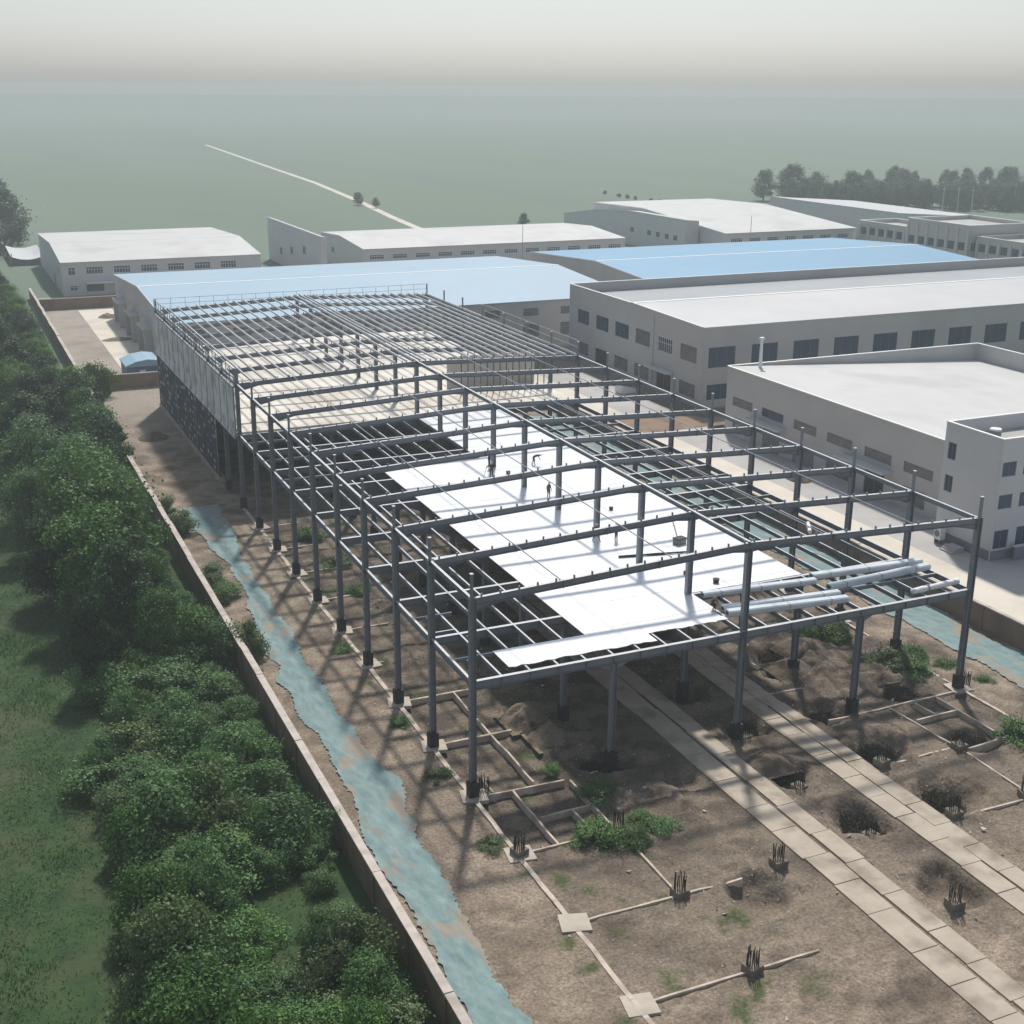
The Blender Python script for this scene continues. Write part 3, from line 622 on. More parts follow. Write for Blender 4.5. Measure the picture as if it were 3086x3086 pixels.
office(229, 252, 200.5, 225.6, 13.3, 'distant taller office block with a walled flat roof', 6)
office(231, 247, 150, 199.6, 10.5, 'distant grey office wing with pilasters at the right edge', 6)

# ================================================================== STEEL FRAME BUILDING
W, HE, HF, HR = 44.32, 15.19, 9.04, 16.13; XM = W/2
FR = [8.0*k for k in range(17)]                        # frames, 0 .. 128
bld = thing('steel_frame_building', 'two-storey steel frame building under construction, its rear half already carrying roof purlins', 'building', (0,0,0))
colm = MB().ibeam((0,0,-.1), (0,0,HE), .42, .46, .03, .02)
for z_ in (1.9, 3.6, 5.3, 7.0, 10.6, 12.4): colm.box(-.40,-.215,-.07,.07,z_,z_+.09)
colm = colm.mesh('column', STEEL)
colr = MB().ibeam((0,0,-.1), (0,0,HR-.5), .42, .46, .03, .02).mesh('column', STEEL)
colg = MB().ibeam((0,0,-.1), (0,0,HF-.7), .42, .46, .03, .02).mesh('column', STEEL)
slv = MB().box(-.36,.36,-.36,.36,-.5,1.25).mesh('column_sleeve', BLACK)
stb = MB().box(-.09,.09,-.11,.11,0,1.75).mesh('post', STEEL); cpm = MB().box(-.12,.12,-.14,.14,1.752,1.79).mesh('post_cap', STEEL_LIT)  # cap coloured as a sunlit post top
for k, y in enumerate(FR):
    for x, me in ((0,colm),(W,colm),(XM,colr)):
        c = link('column', me, bld, (x,y,0)); link('column_sleeve', slv, c)
        if x != XM:
            p = link('post', stb, bld, (x+(-.05 if x == 0 else .05), y, HE)); link('post_cap', cpm, p)
    if k < 12:
        for x in (W/4, 3*W/4):
            c = link('column', colg, bld, (x,y,0)); link('column_sleeve', slv, c)
def rafter_mesh(side):
    mb = MB(); tp = MB(); xa, xb = (0.25, XM) if side < 0 else (W-.25, XM); za, zb = HE, HR
    P = lambda s: Vector((xa+(xb-xa)*s, 0, za+(zb-za)*s))
    mb.ibeam(P(0), P(1), .26, .52, .025, .016)
    # deeper haunches at eave and ridge
    for s0, s1, h0, h1 in ((0,.11,.95,.5),(1,.93,.75,.5)):
        a, b_ = P(s0), P(s1)
        mb.add([(a.x,-.009,a.z-.03),(b_.x,-.009,b_.z-.03),(b_.x,-.009,b_.z-h1),(a.x,-.009,a.z-h0),(a.x,.009,a.z-.03),(b_.x,.009,b_.z-.03),(b_.x,.009,b_.z-h1),(a.x,.009,a.z-h0)],
               [(0,1,2,3),(7,6,5,4),(3,2,6,7)])
        mb.bar((a.x,0,a.z-h0),(b_.x,0,b_.z-h1-.0),.26,.025)
    for i in range(16):
        p = P((i+.3)/15.6); mb.box(p.x-.05, p.x+.05, -.07, .07, p.z-.02, p.z+.24)
    for s in (.3,.65):
        p = P(s); mb.box(p.x-.02, p.x+.02, -.16, .16, p.z-.56, p.z+.03)
    return mb.mesh('rafter', STEEL)
RM = [rafter_mesh(-1), rafter_mesh(1)]
topm = []
for s in (-1, 1):
    xa, xb = (.3, XM-.16) if s < 0 else (W-.3, XM+.16); za = HE+(HR-HE)*.3/XM; zb = HR-(HR-HE)*.16/XM
    topm.append(MB().bar((xa,0,za+.012),(xb,0,zb+.012),.27,.014).mesh('lit_flange', STEEL_LIT))  # thin strip laid over the flange, its colour painted as sunlit
for y in FR:
    for q, rm_ in enumerate(RM):
        r = link('rafter', rm_, bld, (0,y,0))
        if y < 76: link('lit_flange', topm[q], r)
# longitudinal beams
for x, z, nm, hh in ((0,HE,'eave_beam',.36),(W,HE,'eave_beam',.36),(XM,HR+.1,'ridge_beam',.34)):
    e = MB().ibeam((x,0.2 if x != XM else -.1,z-.02),(x,128,z-.02),.2,hh,.02,.014).obj(nm, STEEL, bld)
    MB().box(x-.105,x+.105,0.2 if x != XM else -.1,72.0,z-.019,z-.004).obj('lit_flange', STEEL_LIT, e)
for x in (6.6, 15.5, 28.8, 37.5):
    z = HE+(HR-HE)*(min(x, W-x)/XM)
    MB().tube((x,0,z+.09),(x,72,z+.09),.045,n=6).obj('tie_rod', RAILP, bld)
# first floor: cross beams, edge beams and joists
fb = MB().ibeam((.2,0,HF-.02),(W-.2,0,HF-.02),.3,.66,.025,.016); 
for x in np.arange(2.2, W, 2.216): fb.box(x-.015, x+.015, -.15, .15, HF-.68, HF-.02)
for x in (W/4, XM, 3*W/4):
    for sg in (-1, 1): fb.add([(x+sg*.23,-.01,HF-.68),(x+sg*1.3,-.01,HF-.68),(x+sg*.23,-.01,HF-1.2),(x+sg*.23,.01,HF-.68),(x+sg*1.3,.01,HF-.68),(x+sg*.23,.01,HF-1.2)], [(0,1,2),(5,4,3),(1,4,5,2)])
fbm_ = fb.mesh('floor_beam', STEEL); ftm = MB().box(.25, W-.25, -.15, .15, HF-.019, HF-.004).mesh('lit_flange', STEEL_LIT)
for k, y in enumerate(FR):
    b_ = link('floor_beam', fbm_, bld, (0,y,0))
    if k < 10: link('lit_flange', ftm, b_)
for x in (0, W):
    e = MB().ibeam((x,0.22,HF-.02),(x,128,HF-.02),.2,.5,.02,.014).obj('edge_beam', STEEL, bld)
    MB().box(x-.1,x+.1,.25,128,HF-.019,HF-.005).obj('lit_flange', STEEL_LIT, e)
jm = MB(); jt = MB()
for k in range(9):
    jm.ibeam((0,8*k+.16,HF-.022),(0,8*k+7.84,HF-.022),.14,.34,.015,.012); jt.box(-.07,.07,8*k+.16,8*k+7.84,HF-.021,HF-.008)
jme, jte = jm.mesh('floor_joist', STEEL), jt.mesh('lit_flange', STEEL_LIT)
for i in range(1, 20):
    x = 2.216*i; j = link('floor_joist', jme, bld, (x,0,0)); link('lit_flange', jte, j)
def cross(x0, x1, y):
    c = MB().ibeam((x0,y,HF-.03),(x1,y,HF-.03),.12,.3,.012,.01).obj('cross_strut', STEEL, bld); MB().box(x0,x1,y-.06,y+.06,HF-.029,HF-.016).obj('lit_flange', STEEL_LIT, c)
for a in ((0.2,11,3.9),(0.2,3.2,12.1),(0.2,2.2,8.9),(33.4,44.2,4.0),(33.4,44.2,36.2),(33.4,44.2,44.1),(33.4,44.2,28.2),(33.4,44.2,60.1),(0.2,4.4,68.2),(0.2,11,60.1),(0.2,6.6,52.2)): cross(*a)
# decking sheets
DECKM = ribs(DECK, 1, 6.0, 0.0)
def deck_mat():
    m = mat('white_deck', (.84,.85,.86), .26, (.90,.905,.91), .4, spec=.5, grime=(.80,.81,.825), gscale=.1)
    t = m.node_tree; N = t.nodes; L = t.links; p = N['Principled BSDF']; src = p.inputs['Base Color'].links[0].from_socket
    ge = N.new('ShaderNodeNewGeometry'); sp = N.new('ShaderNodeSeparateXYZ'); L.new(ge.outputs['Position'], sp.inputs[0])
    nz = N.new('ShaderNodeTexNoise'); nz.inputs['Scale'].default_value = .25; L.new(ge.outputs['Position'], nz.inputs['Vector'])
    ad = N.new('ShaderNodeMath'); ad.operation = 'MULTIPLY_ADD'; L.new(nz.outputs[0], ad.inputs[0]); ad.inputs[1].default_value = .5; L.new(sp.outputs[1], ad.inputs[2])
    d = N.new('ShaderNodeMath'); d.operation = 'DIVIDE'; L.new(ad.outputs[0], d.inputs[0]); d.inputs[1].default_value = 4.7
    fr = N.new('ShaderNodeMath'); fr.operation = 'FRACT'; L.new(d.outputs[0], fr.inputs[0])
    lt = N.new('ShaderNodeMath'); lt.operation = 'LESS_THAN'; L.new(fr.outputs[0], lt.inputs[0]); lt.inputs[1].default_value = .012
    nn = N.new('ShaderNodeTexNoise'); nn.inputs['Scale'].default_value = .12; nn.inputs['Detail'].default_value = 1; L.new(ge.outputs['Position'], nn.inputs['Vector'])
    g2 = N.new('ShaderNodeMath'); g2.operation = 'GREATER_THAN'; L.new(nn.outputs[0], g2.inputs[0]); g2.inputs[1].default_value = .47
    mu = N.new('ShaderNodeMath'); mu.operation = 'MULTIPLY'; L.new(lt.outputs[0], mu.inputs[0]); L.new(g2.outputs[0], mu.inputs[1])
    mx = N.new('ShaderNodeMix'); mx.data_type = 'RGBA'; L.new(mu.outputs[0], mx.inputs[0]); L.new(src, mx.inputs[6]); mx.inputs[7].default_value = (.25,.26,.28,1)
    L.new(mx.outputs[2], p.inputs['Base Color']); return m
DM = deck_mat()
def deck(x0, x1, y0, y1, z=HF+.002, th=.05, jag=0):
    n = 24; e0 = [y0 + (random.uniform(-1,1)*jag) for _ in range(n+1)]
    mb = MB(); mb.prism([(x0+(x1-x0)*i/n, e0[i]) for i in range(n+1)] + [(x1,y1),(x0,y1)], 'z', z, z+th)
    return mb.obj('deck_sheet', DM, bld)
deck(10.7, 22.1, 3.95, 51.7); deck(22.12, 33.4, 8.1, 71.9); deck(15.2, 22.3, 2.3, 3.94, jag=.12)
deck(3.2, 15.18, 1.0, 3.94, z=HF+.0045, jag=.14); deck(22.12, 22.5, 3.0, 8.08, jag=.1)
# rear storey floor slab, purlins, wall, net, rails
rs = MB().box(.12, W-.12, 72.2, 127.9, HF+.002, HF+.22).obj('floor_slab', SLABC, bld)
pu = MB().box(-.07,.07,72,128,0,.24).mesh('purlin', PURLIN)
for s in range(2):
    for i in range(15):
        x = .25 + i*1.477
        z = HE+(HR-HE)*x/XM+.03; link('purlin', pu, bld, (x if s == 0 else W-x, 0, z))
for q in (-.16,.16): link('purlin', pu, bld, (XM+q*2.2, 0, HR+.1))
MB().box(-.40,-.26,72.3,128,HF-.1,14.55).obj('wall_cladding', ribs(CLAD, 1, 4.0, .6, (.24,.245,.25)), bld)
MB().box(-.52,-.25,72.1,128,HF-.55,HF-.12).obj('ledge', CLAD, bld)
MB().bar((-.3,72.3,14.72),(-.3,128,14.72),.3,.2).obj('gutter', RAILP, bld)
def net_wall():
    m = mat('dark_netting', (.018,.026,.045), .9, (.04,.052,.08), 1.5, bump=.4, coord='Object', grime=(.07,.08,.10), gscale=.3)
    t = m.node_tree; N = t.nodes; L = t.links; p = N['Principled BSDF']; src = p.inputs['Base Color'].links[0].from_socket
    tc = N.new('ShaderNodeTexCoord'); mp = N.new('ShaderNodeMapping'); mp.inputs['Scale'].default_value = (.5,.55,1.0); mp.inputs['Location'].default_value = (.69,0,0); L.new(tc.outputs['Object'], mp.inputs[0])
    v = N.new('ShaderNodeTexVoronoi'); v.inputs['Scale'].default_value = .95; v.inputs['Randomness'].default_value = .45; L.new(mp.outputs[0], v.inputs['Vector'])
    r = N.new('ShaderNodeMapRange'); r.inputs[1].default_value = .36; r.inputs[2].default_value = .16; L.new(v.outputs['Distance'], r.inputs[0])
    mx = N.new('ShaderNodeMix'); mx.data_type = 'RGBA'; ms = N.new('ShaderNodeMath'); ms.operation = 'MULTIPLY'; ms.inputs[1].default_value = .85
    L.new(r.outputs[0], ms.inputs[0]); L.new(ms.outputs[0], mx.inputs[0]); L.new(src, mx.inputs[6]); mx.inputs[7].default_value = (.62,.67,.75,1)
    L.new(mx.outputs[2], p.inputs['Base Color']); return m
MB().box(-.38,-.26,84,128,.6,8.3).obj('ground_floor_netting', net_wall(), bld)
MB().box(-.55,.3,83.6,128.3,-.2,.6).obj('plinth', CONC, bld)
for y in (84.0, 98, 112, 128): MB().box(-.44,-.385,y-.2,y+.2,.6,8.4).obj('door_post', STEEL, bld)
MB().box(.2, W-.2, 127.6, 127.75, .0, 8.5).obj('rear_wall', CLAD, bld)
MB().box(.5, W-.5, 100, 100.1, .0, 8.3).obj('inner_wall', DOORG, bld)
# guard rails around the rear roof
def rail(p, q, n, z0, z1, m, thick=.05, heavy=None):
    p, q = Vector(p), Vector(q); mb = MB()
    for z in (z0+(z1-z0)*.5, z1):
        mb.bar(p+Vector((0,0,z)), q+Vector((0,0,z)), thick, thick)
    for i in range(n+1):
        a = p.lerp(q, i/n); mb.bar(a+Vector((0,0,z0)), a+Vector((0,0,z1)), thick, thick)
    return mb.obj('guard_rail', m, bld)
rail((-.25,72.4,0),(-.25,127.9,0),28,14.85,16.9,RAILP,.09)
rail((.1,128.1,0),(W,128.1,0),20,15.3,16.9,RAIL,.045)
rail((W+.3,72.4,0),(W+.3,104,0),8,15.2,17.0,RAILP,.07)
MB().box(-.2,.2,71.8,72.25,HE,17.0).obj('corner_post', STEEL, bld)
# props and pale partition in the upper rear storey, right side
pr_ = MB().tube((0,0,HF+.22),(0,0,HE),.07,n=6).mesh('prop', RAIL)
for i in range(14): link('prop', pr_, bld, (31.5+.93*i, 80.5, 0))
MB().box(31,44,84.5,84.6,HF+.22,13.6).obj('partition', SLABC, bld)

# ================================================================== FOUNDATION
fd = thing('foundation', 'grid of thin concrete ground beams and footings at the foot of the steel frame', 'foundation', (0,0,0))
BEAMC = mat('beam_concrete', (.48,.39,.32), .9, (.58,.50,.42), 1.5, bump=.2, grime=(.30,.24,.19), gscale=.6)
def gb(x0, y0, x1, y1, w_=.22, z=.08):
    n = max(1, int(math.hypot(x1-x0, y1-y0)/1.6)); mb = MB(); pts = []
    for i in range(n+1):
        s = i/n; pts.append(Vector((x0+(x1-x0)*s+random.uniform(-.05,.05), y0+(y1-y0)*s+random.uniform(-.05,.05), z-.45+random.uniform(-.03,.03))))
    for a, b_ in zip(pts, pts[1:]): mb.bar(a, b_, w_, .9)
    mb.obj('ground_beam', BEAMC, fd)
gb(-.1,.5,-.1,72,.36); gb(-.1,-40,-.1,-.4,.32); gb(44.4,-40,44.4,72,.26)
for y in range(8, 72, 8): gb(.3, y, 6.5 if y < 20 else 4.5, y)
for a in ((.4,-.3,6.9,-.6),(8.2,-.5,9.8,-.5),(4.8,.0,4.8,16),(2.9,-.5,2.9,-8),(7.3,-.8,7.3,-7.2),(3.2,-4.5,7.1,-4.4),(5.7,-4.5,5.7,-8),(8.4,-7.9,12.7,-8.1),(1.5,-.1,1.5,-.1001+4),
          (.3,-8,7,-8),(7.4,-8,7.4,-16),(.3,-16,12,-16.2),(30.5,-.6,44.2,-.5),(36.5,-.8,36.9,-7.8),(41.4,-.7,41.4,-7.4),(39,-.9,39.1,-3.1),(37.1,-3.3,41.3,-3.2),
          (30.2,-8.2,36.2,-8.0),(37,-9,36.8,-15.2),(37.6,-8.6,44.2,-8.1),(26.4,5.4,32,5.1),(30,-16,36.3,-16),(37,-16,37,-30),(.3,-24,12,-24),(30,-24,44,-24)): gb(*a, w_=.15)
pad = MB().prism([(-.9,-.8),(.95,-.9),(1.0,.8),(-.8,.95)], 'z', -.2, .09).mesh('footing', CONC)
for k in range(-4, 9):
    for x in (0, W): link('footing', pad, fd, (x, 8.0*k, 0), (0,0,random.uniform(-.3,.3)))
rb = MB()
for i in range(14):
    a = i/14*6.283; rb.tube((math.cos(a)*.35, math.sin(a)*.35, .0),(math.cos(a)*.35+random.uniform(-.08,.08), math.sin(a)*.35+random.uniform(-.08,.08), random.uniform(.8,1.3)),.03,n=5)
rbm = rb.mesh('rebar', BLACK)
blk = MB().prism([(-.45,-.42),(.48,-.45),(.44,.45),(-.42,.47)], 'z', -.6, .38).mesh('footing', mat('stained_concrete', (.17,.14,.11), .95, (.27,.225,.18), 2.5, bump=.4, grime=(.11,.09,.07), gscale=1.2))
for x, y in ((7.5,-7.8),(22.2,-8.1),(29.7,-8.0),(36.9,-8.3),(23.2,-14.9),(29.8,-15.6),(36.3,-15.7),(7.4,-16),(14.8,-16),(0,-8),(44.3,-8),(22.2,-24),(29.6,-24),(37,-24),(7.4,-24)):
    f = link('footing', blk, fd, (x, y, float(ground_h(np.array(x), np.array(y)))+.1), (0,0,random.uniform(-.3,.3)))
    link('rebar', rbm, f, (0,0,.3), (0,0,random.uniform(0,3)))
for x, y in ((0,0),(W,0),(XM,0)):
    f = link('footing', blk, fd, (x+.9, y+.1, -.35)); link('rebar', rbm, f, (0,0,.5), (0,0,1))

# ================================================================== THINGS ON THE FLOOR
BUND = mat('panel_bundle', (.50,.54,.58), .3, (.60,.64,.68), .8, spec=.6)
def bundle(a, b_, wd, ht, label):
    a, b_ = Vector(a), Vector(b_); d = b_-a; L_ = d.length; rz = math.atan2(d.y, d.x); c = (a+b_)/2
    t = thing('panel_bundle', label, 'metal bundle', (c.x, c.y, HF+.01), 'long metal bundles lying across the floor joists', rz)
    k = .1; P = [(-wd/2+k,0),(wd/2-k,0),(wd/2,k),(wd/2,ht-k),(wd/2-k,ht),(-wd/2+k,ht),(-wd/2,ht-k),(-wd/2,k)]
    MB().prism(P, 'x', -L_/2, L_/2).obj('casing', BUND, t)
    e = MB(); 
    for s in (-1,1): e.box(s*L_/2-(.0 if s>0 else .012), s*L_/2+(.012 if s>0 else 0), -wd/2+.15, wd/2-.15, .12, ht-.12)
    e.obj('open_end', BLACK, t)
    for u in (-.35,0,.35): MB().box(u*L_-.03,u*L_+.03,-wd/2-.012,wd/2+.012,-.005,ht+.012).obj('strap', RAILP, t)
bundle((33.5,6.9),(44.4,6.2),.78,.5,'longest grey metal bundle, farthest back at the right end of the floor')
bundle((33.3,4.3),(44.2,5.0),.74,.5,'grey metal bundle just in front of the farthest one, slanting towards the right edge')
bundle((22.9,7.0),(33.2,6.0),.72,.46,'grey metal bundle starting beside the white deck edge, behind the front pair')
bundle((22.8,3.9),(33.3,3.0),.7,.46,'front pair of bundles by the middle column, the one lying behind')
bundle((22.6,2.9),(33.1,1.7),.74,.5,'grey metal bundle nearest the front edge of the floor')
def roll_(p, q, r, label, m):
    p, q = Vector(p), Vector(q); t = thing('tarp_roll', label, 'rolled sheet', (p+q)/2); c = (p+q)/2; mb = MB(); n = 9; pts = [p.lerp(q, i/n) for i in range(n+1)]
    rr_ = [r*random.uniform(.75,1.15) for _ in pts]
    for i in range(n): mb.tube(pts[i]-c, pts[i+1]-c, rr_[i], rr_[i+1], 10, caps=i in (0, n-1))
    mb.obj('sheet', m, t, smooth=True)
    k = pts[3]-c; d = (q-p).normalized(); MB().tube(k-d*.05, k+d*.05, r*1.22, n=10).obj('cord', RAILP, t)
roll_((38.9,.75,HF+.3),(43.9,1.1,HF+.32),.26,'crumpled white sheet roll at the front right corner of the floor',WHITE)
roll_((40.2,16.2,HF+.3),(41.6,18.4,HF+.3),.2,'short white roll lying across the joists on the right',WHITE)
roll_((21.0,17.6,HF+.17),(27.4,16.3,HF+.17),.1,'thin dark rolled cable bundle on the white deck by a middle column',BLACK)
t = thing('tool_box', 'dark square box standing on the white deck near the right edge', 'box', (27.8,18.7,HF+.055), rz=.2)
MB().box(-.5,.5,-.35,.35,0,.5).obj('body', DOORG, t); MB().box(-.53,.53,-.38,.38,.502,.6).obj('lid', BLACK, t); MB().box(-.15,.15,-.42,-.382,.32,.38).obj('handle', RAILP, t)
t = thing('pole', 'thin pole lying on the white deck beside the dark box', 'pole', (29.2,21.6,HF+.1)); MB().tube((-1.4,-2.9,0),(1.4,3.0,0),.05,n=6).obj('shaft', RAIL, t)
for i, (x, y, s, lb) in enumerate(((22.5,44.8,.25,'small dark bucket on the white deck behind the crouching worker'),(26.8,29.8,.22,'small dark bucket on the white deck in the middle bay'),(25.6,9.2,.28,'small dark bucket beside the stacked bundles on the white deck'),(24.3,11.9,.2,'small dark bucket near the thin cable roll'))):
    t = thing('bucket', lb, 'bucket', (x,y,HF+.054)); MB().tube((0,0,0),(0,0,s*1.3),s*.8,s,12).obj('body', BLACK, t)
    MB().tube((-s,0,s*1.32),(s,0,s*1.32),.015,n=5).obj('handle', RAILP, t)

# ------------------------------------------------------------------ people
SKIN = mat('skin', (.35,.20,.14), .6); CL1 = mat('cloth_dark', (.025,.028,.035), .9, (.05,.055,.065), 6); CL2 = mat('cloth_brown', (.07,.06,.05), .9, (.11,.095,.08), 6)
HATR = mat('helmet_yellow', (.62,.42,.05), .4); HATW = mat('helmet_white', (.7,.7,.68), .4); HAIRM = mat('hair', (.012,.01,.009), .8)
def person(label, loc, rz, pose, cloth, hat, hold=None):
    """joints (m) for a 1.68 m figure; local -y is forward"""
    J = {
     'pelvis':(0,0,.92),'chest':(0,-.01,1.25),'neck':(0,-.01,1.44),'head':(0,-.03,1.56),'top':(0,-.03,1.63),
     'lsh':(.17,-.01,1.38),'lel':(.24,.02,1.10),'lha':(.26,-.10,.86),'rsh':(-.17,-.01,1.38),'rel':(-.24,.02,1.10),'rha':(-.26,-.10,.86),
     'lhi':(.09,0,.88),'lkn':(.11,-.02,.48),'lan':(.12,.02,.08),'lto':(.13,-.14,.04),'rhi':(-.09,0,.88),'rkn':(-.11,-.02,.48),'ran':(-.12,.02,.08),'rto':(-.13,-.14,.04)}
    if pose == 'bend':
        J.update(chest=(0,-.26,1.10), neck=(0,-.42,1.14), head=(0,-.53,1.12), top=(0,-.60,1.14), lsh=(.17,-.38,1.10), rsh=(-.17,-.38,1.10), lel=(.2,-.50,.86), lha=(.15,-.62,.66), rel=(-.22,-.62,1.14), rha=(-.22,-.88,1.24), pelvis=(0,.08,.90), lhi=(.09,.08,.86), rhi=(-.09,.08,.86), lkn=(.12,-.06,.47), rkn=(-.13,.10,.47), lan=(.13,-.02,.08), ran=(-.14,.26,.08), lto=(.14,-.18,.04), rto=(-.15,.1,.04))
    if pose == 'stride':
        J.update(lkn=(.2,-.14,.48), lan=(.28,-.16,.08), lto=(.3,-.32,.04), rkn=(-.2,.08,.48), ran=(-.28,.2,.08), rto=(-.3,.04,.04), lel=(.26,-.14,1.14), lha=(.14,-.34,1.04), rel=(-.26,-.12,1.14), rha=(-.14,-.34,1.02))
    if pose == 'reach':
        J.update(rel=(-.34,-.16,1.32), rha=(-.42,-.34,1.16), lel=(.28,-.14,1.16), lha=(.16,-.34,1.06))
    if pose == 'crouch':
        J.update(pelvis=(0,.16,.42), chest=(0,.02,.74), neck=(0,-.05,.92), head=(0,-.09,1.04), top=(0,-.09,1.11), lsh=(.17,-.02,.86), rsh=(-.17,-.02,.86), lel=(.24,-.2,.66), lha=(.12,-.38,.52), rel=(-.24,-.2,.66), rha=(-.12,-.38,.5), lhi=(.09,.14,.40), rhi=(-.09,.14,.40), lkn=(.16,-.22,.5), rkn=(-.16,-.22,.48), lan=(.15,-.02,.08), ran=(-.15,-.02,.08), lto=(.16,-.2,.04), rto=(-.16,-.2,.04))
    E = [('pelvis','chest'),('chest','neck'),('neck','head'),('head','top'),('chest','lsh'),('lsh','lel'),('lel','lha'),('chest','rsh'),('rsh','rel'),('rel','rha'),
         ('pelvis','lhi'),('lhi','lkn'),('lkn','lan'),('lan','lto'),('pelvis','rhi'),('rhi','rkn'),('rkn','ran'),('ran','rto')]
    RD = {'pelvis':.135,'chest':.15,'neck':.055,'head':.10,'top':.075,'lsh':.07,'rsh':.07,'lel':.05,'rel':.05,'lha':.035,'rha':.035,'lhi':.10,'rhi':.10,'lkn':.065,'rkn':.065,'lan':.045,'ran':.045,'lto':.04,'rto':.04}
    t = thing('person', label, 'person', loc, None, rz); K = list(J)
    extra = []
    for s in 'lr':                                              # short fingers rooted in the palm
        h, e = Vector(J[s+'ha']), Vector(J[s+'el']); d = (h-e).normalized(); sd2 = d.cross(Vector((0,0,1))).normalized() if abs(d.z) < .95 else Vector((1,0,0))
        for q, ln in ((-1.4,.07),(-.5,.085),(.5,.082),(1.4,.065),(2.6,.05)):
            n_ = 'f'+s+str(q); J[n_] = tuple(h + d*(ln+.03) + sd2*q*.018 - Vector((0,0,.012))); E.append((s+'ha', n_)); RD[n_] = .009
    K = list(J)
    me = bpy.data.meshes.new('body'); me.from_pydata([J[k] for k in K], [(K.index(a), K.index(b)) for a, b in E], [])
    o = bpy.data.objects.new('tmp', me); COL.objects.link(o)
    md = o.modifiers.new('s', 'SKIN'); md.use_smooth_shade = True
    for i, k in enumerate(K): o.data.skin_vertices[0].data[i].radius = (RD[k], RD[k]); o.data.skin_vertices[0].data[i].use_root = (k == 'pelvis')
    sb = o.modifiers.new('d', 'SUBSURF'); sb.levels = 1; sb.render_levels = 1
    dg = bpy.context.evaluated_depsgraph_get(); m2 = bpy.data.meshes.new_from_object(o.evaluated_get(dg)); bpy.data.objects.remove(o)
    m2.name = 'body'; m2.materials.clear(); m2.materials.append(cloth); m2.materials.append(SKIN)
    hd, lh, rh = Vector(J['head']), Vector(J['lha']), Vector(J['rha'])
    for p in m2.polygons:
        if (p.center-hd).length < .17 or (p.center-lh).length < .1 or (p.center-rh).length < .1: p.material_index = 1
    link('body', m2, t)
    # face: nose, eyes; helmet over the crown
    ax = (Vector(J['top'])-hd).normalized(); fwd = Vector((0,-1,0)); fwd = (fwd-ax*fwd.dot(ax)).normalized() if abs(ax.y) < .9 else Vector((0,0,-1)); sdv = ax.cross(fwd)
    fc = MB(); fc.tube(hd+fwd*.10, hd+fwd*.135-ax*.02, .012, .018, 6)
    for q in (-1,1): fc.tube(hd+fwd*.095+sdv*q*.035+ax*.02, hd+fwd*.112+sdv*q*.035+ax*.02, .011, n=6)
    fc.obj('face', HAIRM, t)
    hm = MB(); c = hd+ax*.05; rings = [(.0,.150),(.02,.128),(.07,.115),(.11,.08),(.13,.02)]
    for (a, ra), (b_, rb_) in zip(rings, rings[1:]): hm.tube(c+ax*a, c+ax*b_, ra, rb_, 14, caps=False)
    hm.tube(c-ax*.004, c+ax*.0, .15, .15, 14); hm.obj('helmet', hat, t, smooth=False)
    if hold:
        MB().tube(Vector(J[hold[0]])+Vector(hold[1]), Vector(J[hold[0]])+Vector(hold[2]), .022, n=6).obj('staff', RAIL, t)
    return t
ZD = HF+.053
person('worker in dark clothes bending forward with one arm held out, on the white deck', (26.5,46.9,ZD), R(65), 'bend', CL1, HATW)
person('worker leaning on a long pole in front of a ridge column', (20.4,44.4,ZD), R(-30), 'reach', CL1, HATW, ('rha',(0,0,.25),(-.35,-.3,-1.1)))
person('worker half hidden beside a ridge column, farthest left on the deck', (21.5,47.6,ZD), R(40), 'stand', CL1, HATR)
person('worker standing upright alone in the middle of the white deck', (22.8,35.5,ZD), R(10), 'stand', CL2, HATW)
person('worker standing with legs apart at the foot of the third ridge column', (21.2,22.2,ZD), R(0), 'stride', CL2, HATW)
person('worker just right of the third ridge column, arms reaching forward', (22.9,21.6,ZD), R(20), 'reach', CL1, HATR)
person('worker crouching at the corner where deck and bundles meet', (22.2,4.3,ZD), R(30), 'crouch', CL1, HATR)

# ================================================================== SMALL SITE THINGS
t = thing('site_cabin', 'blue cabin with pale curved roof behind the brown cross wall', 'cabin', (1.0,151.5,0))
MB().box(-3.6,3.6,-3.6,3.6,0,2.6).obj('wall', mat('cabin_blue', (.07,.13,.22), .6, (.09,.16,.26), 1), t)
MB().prism([(-3.8,2.602),(3.8,2.602),(3.8,2.8),(1.9,3.5),(0,3.75),(-1.9,3.5),(-3.8,2.8)], 'y', -3.8, 3.8).obj('roof', ROOFPB, t)
MB().box(-1.5,-.5,-3.66,-3.603,0,2).obj('door', FRAMEW, t)
def heap(name, x, y, r, h, m, label, cat='heap', el=1.0, seed=0, z0=-.05):
    n = 26; u = np.linspace(-1,1,n); A, B = np.meshgrid(u, u); q = np.sqrt(A**2+B**2)
    rr_ = np.clip(1-q,0,1); Z = h*np.where(q<1, rr_**.8, 0)*(0.5+.9*fbm(A*3+seed, B*3, 4, seed)) + z0
    V_ = np.stack([A*r*el, B*r, Z], -1).reshape(-1,3); I_ = (np.arange(n-1)[:,None]*n+np.arange(n-1)[None,:]).reshape(-1)
    return tag(link(name, np_mesh(name, V_, np.stack([I_,I_+1,I_+n+1,I_+n],1), m, True), None, (x,y,0)), label, cat)
heap('soil_heap', 3.0, 216.5, 2.2, 1.2, STRAW, 'small brown heap on pale concrete, nearer the far wall')
heap('soil_heap', 1.2, 188.5, 2.0, .7, STRAW, 'flat dark heap spread on pale concrete by the warehouse doors', el=1.7, seed=3)
heap('soil_heap', -4.6, 109, 2.3, 1.1, SOIL_D, 'dark pile of soil and twigs on the strip beside the netted wall', seed=5)
